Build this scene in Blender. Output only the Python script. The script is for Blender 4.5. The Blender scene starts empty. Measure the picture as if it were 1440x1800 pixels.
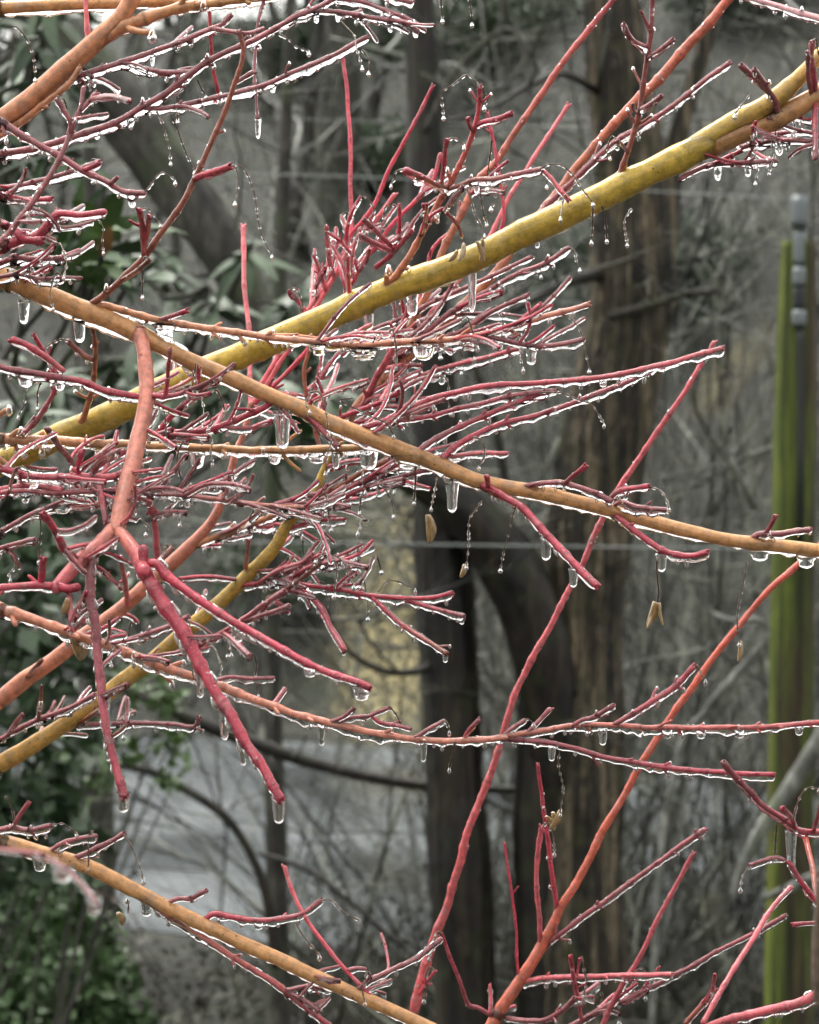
import bpy, math, random
import numpy as np
from mathutils import Vector, Quaternion

# ------------------------------------------------------------------ camera, sky, sun, exposure
scene = bpy.context.scene
TANH = 0.1763            # tan of half the horizontal field of view
CAM_Z = 5.0
FOCUS = 1.60
cam_data = bpy.data.cameras.new("camera")
cam = bpy.data.objects.new("camera", cam_data)
scene.collection.objects.link(cam)
cam.location = (0, 0, CAM_Z)
cam.rotation_euler = (math.radians(90), 0, 0)
cam_data.sensor_fit = 'HORIZONTAL'
cam_data.sensor_width = 36
cam_data.lens = 18 / TANH
cam_data.clip_start = 0.05
cam_data.clip_end = 1000
cam_data.dof.use_dof = True
cam_data.dof.focus_distance = FOCUS
cam_data.dof.aperture_fstop = cam_data.lens / 5.6
scene.camera = cam

SUN_EL, SUN_AZ = math.radians(68), math.radians(-35)      # azimuth from +Y, towards -X
world = bpy.data.worlds.new("World")
scene.world = world
world.use_nodes = True
wn = world.node_tree
bg = wn.nodes["Background"]
sky = wn.nodes.new("ShaderNodeTexSky")
sky.sky_type = 'NISHITA'
sky.sun_disc = False
sky.sun_elevation = SUN_EL
sky.sun_rotation = SUN_AZ
sky.air_density = 1.0
sky.dust_density = 4.0
hs = wn.nodes.new("ShaderNodeHueSaturation")               # overcast: nearly no blue
hs.inputs["Saturation"].default_value = 0.06
wn.links.new(sky.outputs[0], hs.inputs["Color"])
warm = wn.nodes.new("ShaderNodeMix"); warm.data_type = 'RGBA'; warm.blend_type = 'MULTIPLY'
warm.inputs[0].default_value = 1.0; warm.inputs[7].default_value = (1.0, 0.99, 0.935, 1)      # the camera's warm white balance
wn.links.new(hs.outputs[0], warm.inputs[6]); wn.links.new(warm.outputs[2], bg.inputs["Color"])
bg.inputs["Strength"].default_value = 0.13

sun_data = bpy.data.lights.new("sun", 'SUN')
sun_data.energy = 0.5
sun_data.angle = math.radians(40)
sun_data.color = (1.0, 0.97, 0.92)
sun = bpy.data.objects.new("sun", sun_data)
scene.collection.objects.link(sun)
sd = Vector((math.sin(SUN_AZ) * math.cos(SUN_EL), math.cos(SUN_AZ) * math.cos(SUN_EL), math.sin(SUN_EL)))
sun.rotation_euler = sd.to_track_quat('Z', 'Y').to_euler()

scene.view_settings.view_transform = 'Standard'
scene.view_settings.look = 'None'
scene.view_settings.exposure = 1.65
scene.view_settings.gamma = 1.0
scene.render.engine = 'CYCLES'
scene.cycles.use_denoising = True
scene.cycles.max_bounces = 7
scene.cycles.transmission_bounces = 6
scene.cycles.diffuse_bounces = 2
scene.cycles.glossy_bounces = 2
scene.cycles.use_light_tree = False
scene.cycles.use_adaptive_sampling = True
scene.cycles.adaptive_threshold = 0.03
scene.cycles.adaptive_min_samples = 16
scene.cycles.sample_clamp_indirect = 6

rng = np.random.default_rng(11)
random.seed(11)
COL = scene.collection

# ------------------------------------------------------------------ helpers
def PX(px, py, d):
    k = TANH * d / 720.0
    return np.array([(px - 720) * k, d, CAM_Z - (py - 900) * k])

def srgb(c):
    c = np.asarray(c, float) / 255.0
    return np.where(c <= 0.04045, c / 12.92, ((c + 0.055) / 1.055) ** 2.4)

def catmull(pts, step):
    """dense resampling of control points (n,k); step in units of the first two columns"""
    p = np.asarray(pts, float)
    if len(p) == 2:
        n = max(2, int(np.linalg.norm(p[1, :2] - p[0, :2]) / step) + 1)
        t = np.linspace(0, 1, n)[:, None]
        return p[0] * (1 - t) + p[1] * t
    q = np.vstack([2 * p[0] - p[1], p, 2 * p[-1] - p[-2]])
    out = []
    for i in range(1, len(q) - 2):
        a, b, c, d = q[i - 1], q[i], q[i + 1], q[i + 2]
        n = max(2, int(np.linalg.norm(c[:2] - b[:2]) / step))
        t = np.linspace(0, 1, n, endpoint=False)[:, None]
        out.append(0.5 * ((2 * b) + (-a + c) * t + (2 * a - 5 * b + 4 * c - d) * t ** 2 + (-a + 3 * b - 3 * c + d) * t ** 3))
    out.append(q[-2][None])
    return np.vstack(out)

def noise1(n, period, amp=1.0):
    """smooth 1-D noise of n samples with the given period in samples"""
    m = int(n / max(period, 1e-6)) + 4
    v = rng.uniform(-1, 1, m)
    x = np.arange(n) / max(period, 1e-6)
    i = x.astype(int); f = x - i; f = f * f * (3 - 2 * f)
    return amp * (v[i] * (1 - f) + v[i + 1] * f)

def frames(c):
    """parallel-transported frame along points c"""
    t = np.gradient(c, axis=0)
    t /= np.linalg.norm(t, axis=1)[:, None] + 1e-12
    n1 = np.empty_like(t)
    ref = np.array([0, 0, 1.0]) if abs(t[0, 2]) < 0.9 else np.array([0, 1.0, 0])
    v = np.cross(t[0], ref); v /= np.linalg.norm(v)
    for i in range(len(t)):
        v = v - t[i] * np.dot(v, t[i])
        v /= np.linalg.norm(v) + 1e-12
        n1[i] = v
    n2 = np.cross(t, n1)
    return t, n1, n2

class MB:
    """collects geometry for ONE mesh"""
    def __init__(self):
        self.v, self.f, self.c, self.n = [], [], [], 0
    def add(self, verts, faces, col=None):
        verts = np.asarray(verts, float)
        self.v.append(verts)
        self.f.append([tuple(int(k) + self.n for k in fc) for fc in faces])
        if col is None:
            col = np.ones((len(verts), 3))
        col = np.asarray(col, float)
        if col.ndim == 1:
            col = np.repeat(col[None], len(verts), 0)
        self.c.append(col)
        self.n += len(verts)
    def tube(self, c, r, sides=8, col=None, cap0=True, cap1=True, down=None, rough=None):
        """tube round centre line c with radius r(n); down(n): how far the lower side sags"""
        c = np.asarray(c, float); r = np.broadcast_to(np.asarray(r, float), (len(c),)).copy()
        n = len(c)
        _, n1, n2 = frames(c)
        a = np.linspace(0, 2 * np.pi, sides, endpoint=False)
        nor = n1[:, None, :] * np.cos(a)[None, :, None] + n2[:, None, :] * np.sin(a)[None, :, None]
        rr = r[:, None] * np.ones(sides)[None]
        if rough is not None:
            rr = rr * rough
        v = c[:, None, :] + nor * rr[:, :, None]
        if down is not None:
            low = np.clip(-nor[:, :, 2], 0, 1) ** 1.4
            v[:, :, 2] -= low * down[:, None]
        verts = v.reshape(-1, 3)
        idx = np.arange(n * sides).reshape(n, sides)
        A = idx[:-1]; B = np.roll(idx, -1, 1)[:-1]; C = np.roll(idx, -1, 1)[1:]; D = idx[1:]
        faces = np.stack([A, B, C, D], -1).reshape(-1, 4).tolist()
        if cap0:
            faces.append(list(reversed(idx[0].tolist())))
        if cap1:
            faces.append(idx[-1].tolist())
        if col is not None:
            col = np.asarray(col, float)
            if col.ndim == 2:
                col = np.repeat(col, sides, 0)
        self.add(verts, faces, col)
    def drop(self, c, r, length, axis=(0, 0, -1), sides=10, rings=8, top=0.35, col=None):
        """a hanging drop: narrow at the top, round at the bottom; c is its top point"""
        ax = np.asarray(axis, float); ax /= np.linalg.norm(ax)
        s = np.cross(ax, [0, 1, 0.01]); s /= np.linalg.norm(s)
        u = np.cross(ax, s)
        t = np.linspace(0, 1, rings + 1)
        prof = np.where(t < 0.6, top + (1 - top) * np.sin(t / 0.6 * np.pi / 2) ** 1.5,
                        np.sqrt(np.clip(1 - ((t - 0.6) / 0.4) ** 2, 0, 1)))
        prof[-1] = 0.08
        a = np.linspace(0, 2 * np.pi, sides, endpoint=False)
        v = []
        for k in range(rings + 1):
            v.append(np.asarray(c) + ax * t[k] * length + r * prof[k] * (np.cos(a)[:, None] * s + np.sin(a)[:, None] * u))
        idx = np.arange((rings + 1) * sides).reshape(rings + 1, sides)
        A = idx[:-1]; B = np.roll(idx, -1, 1)[:-1]; C = np.roll(idx, -1, 1)[1:]; D = idx[1:]
        faces = np.stack([A, D, C, B], -1).reshape(-1, 4).tolist()
        faces.append(idx[0].tolist()); faces.append(list(reversed(idx[-1].tolist())))
        self.add(np.vstack(v), faces, col)
    def build(self, name, mat, parent=None, base=None, smooth=True, tint=True):
        verts = np.vstack(self.v)
        if base is not None:
            verts = verts - np.asarray(base)
        me = bpy.data.meshes.new(name)
        me.from_pydata(verts.tolist(), [], [f for fs in self.f for f in fs])
        if tint:
            at = me.color_attributes.new("tint", 'FLOAT_COLOR', 'POINT')
            cc = np.hstack([np.vstack(self.c), np.ones((self.n, 1))]).astype(np.float32)
            at.data.foreach_set("color", cc.ravel())
        if smooth:
            me.polygons.foreach_set("use_smooth", [True] * len(me.polygons))
        me.materials.append(mat)
        me.update()
        return link(name, me, parent)

def link(name, me, parent=None):
    o = bpy.data.objects.new(name, me)
    COL.objects.link(o)
    if parent is not None:
        o.parent = parent
    return o

def tag(o, label=None, cat=None, group=None, kind=None):
    if label: o["label"] = label
    if cat: o["category"] = cat
    if group: o["group"] = group
    if kind: o["kind"] = kind
    return o

def empty(name, loc):
    o = bpy.data.objects.new(name, None)
    o.empty_display_size = 0.1
    COL.objects.link(o)
    o.location = loc
    return o

# ------------------------------------------------------------------ materials
class Mat:
    def __init__(self, name):
        self.m = bpy.data.materials.new(name)
        self.m.use_nodes = True
        self.t = self.m.node_tree
        self.b = self.t.nodes["Principled BSDF"]
    def n(self, kind, **kw):
        nd = self.t.nodes.new("ShaderNode" + kind)
        for k, v in kw.items():
            if k.startswith("i_"):
                nd.inputs[k[2:].replace("_", " ")].default_value = v
            else:
                setattr(nd, k, v)
        return nd
    def l(self, a, b):
        self.t.links.new(a, b)
    def coords(self, scale=(1, 1, 1)):
        tc = self.n("TexCoord"); mp = self.n("Mapping")
        mp.inputs["Scale"].default_value = scale
        self.l(tc.outputs["Object"], mp.inputs["Vector"])
        return mp.outputs[0]
    def noise(self, vec, scale, detail=4, rough=0.6, dist=0.0):
        nd = self.n("TexNoise"); nd.inputs["Scale"].default_value = scale
        nd.inputs["Detail"].default_value = detail; nd.inputs["Roughness"].default_value = rough
        nd.inputs["Distortion"].default_value = dist
        self.l(vec, nd.inputs["Vector"])
        return nd.outputs["Fac"]
    def ramp(self, fac, stops):
        nd = self.n("ValToRGB")
        el = nd.color_ramp.elements
        while len(el) < len(stops):
            el.new(0.5)
        for e, (p, c) in zip(el, stops):
            e.position = p
            e.color = (*c, 1) if len(c) == 3 else c
        self.l(fac, nd.inputs[0])
        return nd.outputs[0]
    def mix(self, fac, a, b, mode='MIX'):
        nd = self.n("Mix"); nd.data_type = 'RGBA'; nd.blend_type = mode
        for s, v in ((0, fac), (6, a), (7, b)):
            if isinstance(v, (int, float)):
                nd.inputs[s].default_value = v
            elif isinstance(v, tuple):
                nd.inputs[s].default_value = (*v, 1)
            else:
                self.l(v, nd.inputs[s])
        return nd.outputs[2]
    def bump(self, h, strength, dist):
        nd = self.n("Bump"); nd.inputs["Strength"].default_value = strength
        nd.inputs["Distance"].default_value = dist
        self.l(h, nd.inputs["Height"]); self.l(nd.outputs[0], self.b.inputs["Normal"])

def g(*c):
    return tuple(float(x) for x in srgb(c))

M = {}
# maple bark: colour from the mesh's tint, mottled, with lenticels
m = Mat("maple_bark")
at = m.n("Attribute"); at.attribute_name = "tint"
v = m.coords()
n1 = m.noise(v, 160, 3); n2 = m.noise(v, 900, 1)
mx = m.n("Mix"); mx.data_type = 'RGBA'; mx.blend_type = 'MULTIPLY'; mx.inputs[0].default_value = 1
m.l(at.outputs["Color"], mx.inputs[6]); m.l(m.ramp(n1, [(0.32, (0.84, 0.80, 0.77)), (0.66, (1.34, 1.31, 1.25))]), mx.inputs[7])
vo = m.n("TexVoronoi"); vo.inputs["Scale"].default_value = 260; vo.inputs["Randomness"].default_value = 1.0; m.l(v, vo.inputs["Vector"])
spots = m.ramp(vo.outputs["Distance"], [(0.13, (1, 1, 1)), (0.21, (0, 0, 0))])
gate = m.ramp(m.noise(v, 45, 2), [(0.56, (0, 0, 0)), (0.64, (1, 1, 1))])
sp = m.mix(1.0, spots, gate, 'MULTIPLY')
c = m.mix(sp, mx.outputs[2], (0.10, 0.055, 0.035))
bl = m.ramp(m.noise(v, 75, 3, 0.7), [(0.54, (0, 0, 0)), (0.68, (0.26, 0.26, 0.26))])
c = m.mix(bl, c, (0.50, 0.42, 0.40))
vl = m.n("TexVoronoi"); vl.inputs["Scale"].default_value = 480; m.l(v, vl.inputs["Vector"])
c = m.mix(m.ramp(vl.outputs["Distance"], [(0.12, (0.55, 0.55, 0.55)), (0.22, (0, 0, 0))]), c, (0.62, 0.50, 0.42))
m.l(c, m.b.inputs["Base Color"])
m.b.inputs["Roughness"].default_value = 0.26
m.b.inputs["Specular IOR Level"].default_value = 0.55
m.bump(n2, 0.5, 0.0008)
M["bark"] = m.m

m = Mat("ice")
m.b.inputs["Base Color"].default_value = (0.99, 0.995, 1.0, 1)
m.b.inputs["Transmission Weight"].default_value = 1.0
m.b.inputs["IOR"].default_value = 1.31
v = m.coords()
m.b.inputs["Roughness"].default_value = 0.015
m.bump(m.noise(v, 420, 1), 0.15, 0.0008)
M["ice"] = m.m

m = Mat("stalk")
m.b.inputs["Base Color"].default_value = (*g(92, 70, 52), 1); m.b.inputs["Roughness"].default_value = 0.5
M["stalk"] = m.m

m = Mat("samara_wing")
v = m.coords((6, 6, 1)); nn = m.noise(v, 130, 3)
m.l(m.ramp(nn, [(0.3, g(132, 96, 56)), (0.7, g(214, 182, 126))]), m.b.inputs["Base Color"])
m.b.inputs["Roughness"].default_value = 0.45
m.b.inputs["Transmission Weight"].default_value = 0.3
M["samara"] = m.m

def bark_mat(name, dark, mid, light, moss=None, zs=0.18, scale=9, moss_amt=0.55, rough=0.75):
    m = Mat(name)
    v = m.coords((1, 1, zs)); v0 = m.coords()
    n1 = m.noise(v, scale, 4, 0.65, 0.4); n2 = m.noise(v0, scale * 0.35, 2); n3 = m.noise(v, scale * 4, 1)
    c = m.ramp(n1, [(0.36, dark), (0.5, mid), (0.64, light)])
    c = m.mix(m.ramp(n3, [(0.35, (0.6, 0.6, 0.6)), (0.65, (0, 0, 0))]), c, dark)
    if moss is not None:
        c = m.mix(m.ramp(n2, [(moss_amt - 0.06, (0, 0, 0)), (moss_amt + 0.08, (0.85, 0.85, 0.85))]), c, moss)
    m.l(c, m.b.inputs["Base Color"])
    m.b.inputs["Roughness"].default_value = rough
    return m.m

M["bark_ridge"] = bark_mat("bark_ridge", g(13, 12, 9), g(60, 53, 42), g(140, 126, 103), g(62, 62, 38), 0.045, 19, 0.62)
M["bark_wet"] = bark_mat("bark_wet", g(7, 6, 4), g(23, 18, 13), g(60, 49, 35), g(40, 44, 22), 0.06, 18, 0.60, 0.55)
M["bark_grey"] = bark_mat("bark_grey", g(36, 35, 31), g(64, 62, 56), g(96, 94, 86), g(64, 72, 50), 0.3, 10, 0.58)
M["bark_pale"] = bark_mat("bark_pale", g(74, 74, 69), g(112, 114, 108), g(160, 162, 154), g(104, 112, 88), 0.4, 12, 0.66)
m = Mat("post_wood")
v = m.coords((1, 1, 0.05)); v0 = m.coords()
n1 = m.noise(v, 16, 6, 0.65, 0.3); n2 = m.noise(m.coords((1, 1, 0.12)), 6, 5)
sep = m.n("SeparateXYZ"); m.l(v0, sep.inputs[0])
wood = m.ramp(n1, [(0.3, g(34, 28, 20)), (0.5, g(66, 54, 38)), (0.7, g(98, 84, 62))])
moss = m.ramp(n1, [(0.36, g(28, 33, 12)), (0.5, g(76, 90, 28)), (0.66, g(122, 134, 50))])
ma = m.n("Math"); ma.operation = 'MULTIPLY_ADD'; ma.inputs[1].default_value = -1.3; ma.inputs[2].default_value = -1.10
m.l(sep.outputs[0], ma.inputs[0])
mb2 = m.n("Math"); mb2.operation = 'MULTIPLY_ADD'; mb2.inputs[1].default_value = 2.9; mz = m.n("Math"); mz.operation = 'MULTIPLY_ADD'; mz.inputs[1].default_value = 0.07; m.l(sep.outputs[2], mz.inputs[0]); m.l(ma.outputs[0], mz.inputs[2])
m.l(n2, mb2.inputs[0]); m.l(mz.outputs[0], mb2.inputs[2])
m.l(m.mix(m.ramp(mb2.outputs[0], [(0.34, (0, 0, 0)), (0.66, (0.9, 0.9, 0.9))]), wood, moss), m.b.inputs["Base Color"])
m.b.inputs["Roughness"].default_value = 0.8
m.bump(n1, 0.7, 0.02)
M["post"] = m.m

m = Mat("iced_brush")
v = m.coords(); nn = m.noise(v, 1.6, 2)
m.l(m.ramp(nn, [(0.41, g(15, 15, 10)), (0.53, g(46, 47, 36)), (0.66, g(138, 142, 128))]), m.b.inputs["Base Color"])
m.b.inputs["Roughness"].default_value = 0.3
M["brush"] = m.m

m = Mat("undergrowth")
v = m.coords(); nn = m.noise(v, 2.2, 3)
m.l(m.ramp(nn, [(0.36, g(14, 13, 8)), (0.5, g(40, 35, 23)), (0.60, g(34, 42, 22)), (0.72, g(84, 76, 54))]), m.b.inputs["Base Color"])
m.b.inputs["Roughness"].default_value = 0.7
M["undergrowth"] = m.m

m = Mat("leaf_litter")
v = m.coords()
a1 = m.noise(v, 0.16, 2, 0.6); a2 = m.noise(v, 1.5, 4, 0.7); a3 = m.noise(v, 7.0, 3, 0.7)
base = m.ramp(a2, [(0.38, g(6, 7, 4)), (0.48, g(17, 19, 13)), (0.57, g(35, 37, 27)), (0.69, g(92, 94, 78))])
tan = m.ramp(a3, [(0.40, g(64, 58, 36)), (0.52, g(142, 130, 88)), (0.66, g(190, 178, 130))])
c = m.mix(m.ramp(a1, [(0.66, (0, 0, 0)), (0.8, (0.4, 0.4, 0.4))]), base, tan)
mp = m.n("Mapping"); mp.inputs["Location"].default_value = (0.10, -3.135, -0.15); mp.inputs["Scale"].default_value = (0.26, 0.055, 0.07)
tcx = m.n("TexCoord"); m.l(tcx.outputs["Object"], mp.inputs["Vector"])
ln = m.n("VectorMath"); ln.operation = 'LENGTH'; m.l(mp.outputs[0], ln.inputs[0])
ad = m.n("Math"); ad.operation = 'MULTIPLY_ADD'; ad.inputs[1].default_value = 0.7; m.l(a2, ad.inputs[0]); m.l(ln.outputs["Value"], ad.inputs[2])
c = m.mix(m.ramp(ad.outputs[0], [(0.50, (1, 1, 1)), (0.85, (0, 0, 0))]), c, tan)
c = m.mix(m.ramp(a3, [(0.40, (0.95, 0.95, 0.95)), (0.52, (0, 0, 0))]), c, g(22, 21, 15))
c = m.mix(m.ramp(m.noise(v, 0.4, 2), [(0.54, (0, 0, 0)), (0.66, (0.7, 0.7, 0.7))]), c, g(38, 46, 26))
m.l(c, m.b.inputs["Base Color"])
m.b.inputs["Roughness"].default_value = 0.8
M["litter"] = m.m

m = Mat("wet_asphalt")
v = m.coords((1, 0.6, 1)); a1 = m.noise(v, 0.22, 2); a2 = a1
m.l(m.ramp(a1, [(0.35, g(68, 73, 76)), (0.65, g(94, 100, 103))]), m.b.inputs["Base Color"])
m.l(m.ramp(a1, [(0.38, (0.22, 0.22, 0.22)), (0.6, (0.5, 0.5, 0.5))]), m.b.inputs["Roughness"])
M["road"] = m.m

def leaf_mat(name, c0, c1, rough):
    m = Mat(name)
    oi = m.n("ObjectInfo"); v = m.coords()
    nn = m.noise(v, 24, 3)
    c = m.ramp(nn, [(0.3, c0), (0.7, c1)])
    mx = m.mix(1.0, c, m.ramp(oi.outputs["Random"], [(0.0, (0.65, 0.68, 0.70)), (1.0, (1.25, 1.25, 1.10))]), 'MULTIPLY')
    m.l(mx, m.b.inputs["Base Color"])
    m.b.inputs["Roughness"].default_value = rough
    m.b.inputs["Specular IOR Level"].default_value = 0.7
    return m.m
M["leaf_dark"] = leaf_mat("leaf_evergreen", g(28, 48, 27), g(56, 84, 44), 0.5)
M["leaf_light"] = leaf_mat("leaf_midgreen", g(60, 88, 40), g(92, 120, 58), 0.4)
M["leaf_brown"] = leaf_mat("leaf_brown", g(78, 52, 30), g(120, 84, 46), 0.5)
M["leaf_holly"] = leaf_mat("leaf_holly", g(32, 58, 24), g(72, 106, 44), 0.6)

m = Mat("galvanised_steel")
m.b.inputs["Base Color"].default_value = (*g(120, 126, 128), 1); m.b.inputs["Metallic"].default_value = 0.85
m.b.inputs["Roughness"].default_value = 0.45
M["steel"] = m.m
m = Mat("dark_conduit")
m.b.inputs["Base Color"].default_value = (*g(34, 37, 38), 1); m.b.inputs["Roughness"].default_value = 0.5
M["conduit"] = m.m
m = Mat("cable")
m.b.inputs["Base Color"].default_value = (*g(118, 123, 120), 1); m.b.inputs["Roughness"].default_value = 0.45
M["cable"] = m.m
m = Mat("mailbox_cream")
m.b.inputs["Base Color"].default_value = (*g(150, 148, 126), 1); m.b.inputs["Roughness"].default_value = 0.5
M["cream"] = m.m

# ------------------------------------------------------------------ setting: ground, road, hill
def ground_z(x, y):
    """flat by the house and the road, a steep wooded bank behind"""
    x = np.asarray(x, float); y = np.asarray(y, float)
    edge = 54 - 0.32 * x - 1.5 * np.clip(x, 0, 9)
    s = np.clip((y - edge) / 60.0, 0, 1)
    z = 29.4 * s * (1.35 - 0.35 * s)
    return z + 0.35 * np.sin(x * 0.31 + y * 0.2) * np.clip((y - edge) / 10, 0, 1) + 0.05 * np.sin(x * 1.1) * np.sin(y * 0.9) * np.clip((y - edge) / 4, 0, 1)

xs = np.linspace(-95, 95, 120); ys = np.concatenate([np.linspace(-30, 40, 36), np.linspace(41, 140, 120), [200, 400]])
X, Y = np.meshgrid(xs * 1.0, ys)
Xw = X * (1 + np.clip(Y - 140, 0, None) / 100)
Z = ground_z(X, np.minimum(Y, 140)) + np.where((Y > 52) & (Y < 139), rng.normal(0, 0.07, X.shape), 0)
mb = MB()
idx = np.arange(X.size).reshape(X.shape)
mb.add(np.stack([Xw, Y, Z], -1).reshape(-1, 3), np.stack([idx[:-1, :-1], idx[:-1, 1:], idx[1:, 1:], idx[1:, :-1]], -1).reshape(-1, 4).tolist())
tag(mb.build("ground", M["litter"], tint=False), kind="structure")

def strip(name, mat, off0, off1, z, n=40):
    mb = MB(); v = []; f = []
    for i, x in enumerate(np.linspace(-60, 60, n)):
        yc = 34 - 0.5 * x + 0.006 * x * x
        v += [(x, yc + off0, z), (x, min(yc + off1, 53 - 0.32 * x - 1.5 * min(max(x, 0), 9)), z)]
        if i: f.append((2 * i - 2, 2 * i, 2 * i + 1, 2 * i - 1))
    mb.add(v, f)
    return tag(mb.build(name, mat, tint=False), kind="structure")
strip("road", M["road"], -8.0, 15.0, 0.02)

# ------------------------------------------------------------------ trees behind: traced trunks and limbs
def furrow(n, sides, amp, along=14):
    """lengthwise bark ridges, wandering slowly"""
    k = max(6, sides // 4)
    ang = np.linspace(0, 2 * np.pi, sides, endpoint=False)[None]
    ph = noise1(n, along, 0.9)[:, None]
    w = np.abs(np.sin(ang * k / 2 + ph)) ** 0.6 + 0.5 * np.abs(np.sin(ang * (k + 3) / 2 - ph * 1.3 + 1.0))
    return 1 + amp * (w / 1.2 - 0.6) + rng.normal(0, amp * 0.22, (n, sides))

def limb(mb, pts, d, sides=24, amp=0.0, step=14, d1=None):
    """pts: (px, py, width px)"""
    p = np.array(pts, float)
    dd = np.linspace(d, d1 if d1 else d, len(p))[:, None]
    q = catmull(np.hstack([p, dd]), step)
    c = np.array([PX(a, b, e) for a, b, _, e in q])
    k = TANH * q[:, 3] / 720
    r = q[:, 2] / 2 * k
    n = len(c)
    r = r * (1 + noise1(n, 9, 0.05))
    mb.tube(c, r, sides, rough=furrow(n, sides, amp) if amp else None)
    return c, r

def twigs_along(mb, c, r, count, length, rad, seed, up=0.5, sides=4):
    """side branches with two orders of finer twigs"""
    R = np.random.default_rng(seed)
    for _ in range(count):
        i = R.integers(0, len(c)); p = c[i]
        dr = R.normal(0, 1, 3); dr[2] = abs(dr[2]) * up + R.normal(0, 0.25); dr /= np.linalg.norm(dr)
        branch(mb, p, dr, length * R.uniform(0.5, 1.2), rad * R.uniform(0.6, 1.2), 2, R, sides)

def branch(mb, p, dr, length, rad, order, R, sides=4, droop=-0.02):
    n = (4, 5, 7)[min(order, 2)]
    pts = [np.array(p, float)]; dirs = [dr]
    d = np.array(dr, float)
    for k in range(n - 1):
        d = d + R.normal(0, 0.16 if n > 4 else 0.24, 3) + np.array([0, 0, 0.04 + droop]); d /= np.linalg.norm(d)
        pts.append(pts[-1] + d * length / (n - 1)); dirs.append(d)
    mb.tube(np.array(pts), np.linspace(rad, rad * 0.35, n), sides, cap0=False)
    if order > 0:
        for _ in range(R.integers(2, 5)):
            k = R.integers(1, n)
            s = dirs[k] + R.normal(0, 0.6, 3); s /= np.linalg.norm(s)
            branch(mb, pts[k], s, length * R.uniform(0.35, 0.65), rad * 0.5, order - 1, R, max(3, sides - 1), droop)

def traced_tree(name, label, base_px, d, trunk_pts, mat, limbs=(), amp=0.05, sides=40, seed=0, ntw=0, tl=1.2, tr=0.012, cat="tree", dlimb=None):
    base = PX(base_px, 900, d); base[2] = 0
    root = tag(empty(name, base), label, cat)
    tx, ty, tw = trunk_pts[-1]      # taper on to the tree top
    trunk_pts = list(trunk_pts) + ([(tx - 8, ty - 500, tw * 0.6), (tx + 6, ty - 1000, tw * 0.12)] if ty < 0 else [])
    mb = MB(); c, r = limb(mb, trunk_pts, d, sides, amp)
    mb.build("trunk", mat, root, base, tint=False)
    cs = [(c, r)]
    for L in limbs:
        mb = MB(); cs.append(limb(mb, L["p"], L.get("d", d), L.get("sides", 20), L.get("amp", 0.03), d1=L.get("d1")))
        mb.build("limb", L.get("mat", mat), root, base, tint=False)
    if ntw:
        mb = MB()
        for k, (c, r) in enumerate(cs):
            twigs_along(mb, c, r, ntw, tl, tr, seed + k)
        mb.build("crown", M["brush"], root, base, tint=False)
    return root

D = 12.5
traced_tree("furrowed_tree", "thick tree with deeply furrowed brown bark and a dark limb arching from its fork", 1015, D,
    [(1010, 2540, 200), (1012, 2000, 172), (1013, 1800, 165), (1015, 1500, 155), (1020, 1200, 142), (1028, 1000, 138), (1045, 860, 140), (1075, 720, 142),
     (1105, 560, 136), (1112, 420, 132), (1108, 300, 122), (1090, 150, 104), (1075, 0, 92), (1060, -300, 80), (1050, -800, 60)], M["bark_ridge"],
    limbs=[dict(p=[(985, 1500, 50), (968, 1240, 104), (932, 1075, 104), (868, 955, 98), (800, 880, 80), (730, 842, 58), (672, 815, 44), (600, 770, 30), (520, 690, 20)], d=12.42, d1=12.0, mat=M["bark_wet"], amp=0.10, sides=44),
           dict(p=[(950, 1850, 80), (948, 1600, 88), (950, 1400, 90), (955, 1230, 84), (968, 1100, 60), (985, 1000, 30)], d=12.45, mat=M["bark_wet"], amp=0.10, sides=44),
           dict(p=[(1080, 1000, 50), (1150, 560, 52), (1168, 420, 48), (1190, 250, 36), (1250, 40, 26), (1300, -150, 14)], d=12.55, amp=0.05),
           dict(p=[(1070, 480, 24), (1000, 495, 20), (930, 530, 16), (860, 560, 12), (760, 575, 7)], d=12.4, d1=11.6, mat=M["bark_wet"]),
           dict(p=[(1075, 556, 16), (1160, 530, 14), (1215, 515, 14), (1262, 510, 12)], d=12.3, d1=11.9, mat=M["bark_grey"]),
           dict(p=[(1050, 160, 14), (990, 130, 12), (930, 150, 10), (860, 190, 8), (780, 215, 6)], d=12.4, d1=11.5, mat=M["bark_wet"]),
           ], amp=0.14, sides=88, seed=3, ntw=5, tl=1.0, tr=0.010)
traced_tree("dark_tree", "dark wet tree trunk standing straight beside the furrowed trunk", 800, D,
    [(835, 2540, 130), (820, 1800, 108), (812, 1600, 106), (800, 1380, 102), (790, 1180, 98), (780, 1000, 100), (776, 900, 98), (770, 800, 84), (762, 680, 74), (754, 540, 68), (750, 400, 66), (748, 250, 62), (742, 100, 58), (736, -40, 52), (730, -600, 36)], M["bark_wet"],
    limbs=[dict(p=[(765, 1170, 16), (720, 1182, 14), (670, 1178, 12), (620, 1150, 10), (585, 1105, 8), (570, 1060, 5)], d=12.4, d1=12.2),
           dict(p=[(890, 860, 16), (870, 740, 14), (840, 660, 13), (820, 590, 10)], d=12.45), dict(p=[(748, 230, 14), (800, 130, 11), (870, 60, 9), (905, 55, 8), (922, 100, 8), (895, 145, 7), (820, 190, 6)], d=12.4, d1=12.0, mat=M["bark_grey"])],
    amp=0.10, sides=52, seed=31, ntw=4, tl=0.9, tr=0.009)
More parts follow.
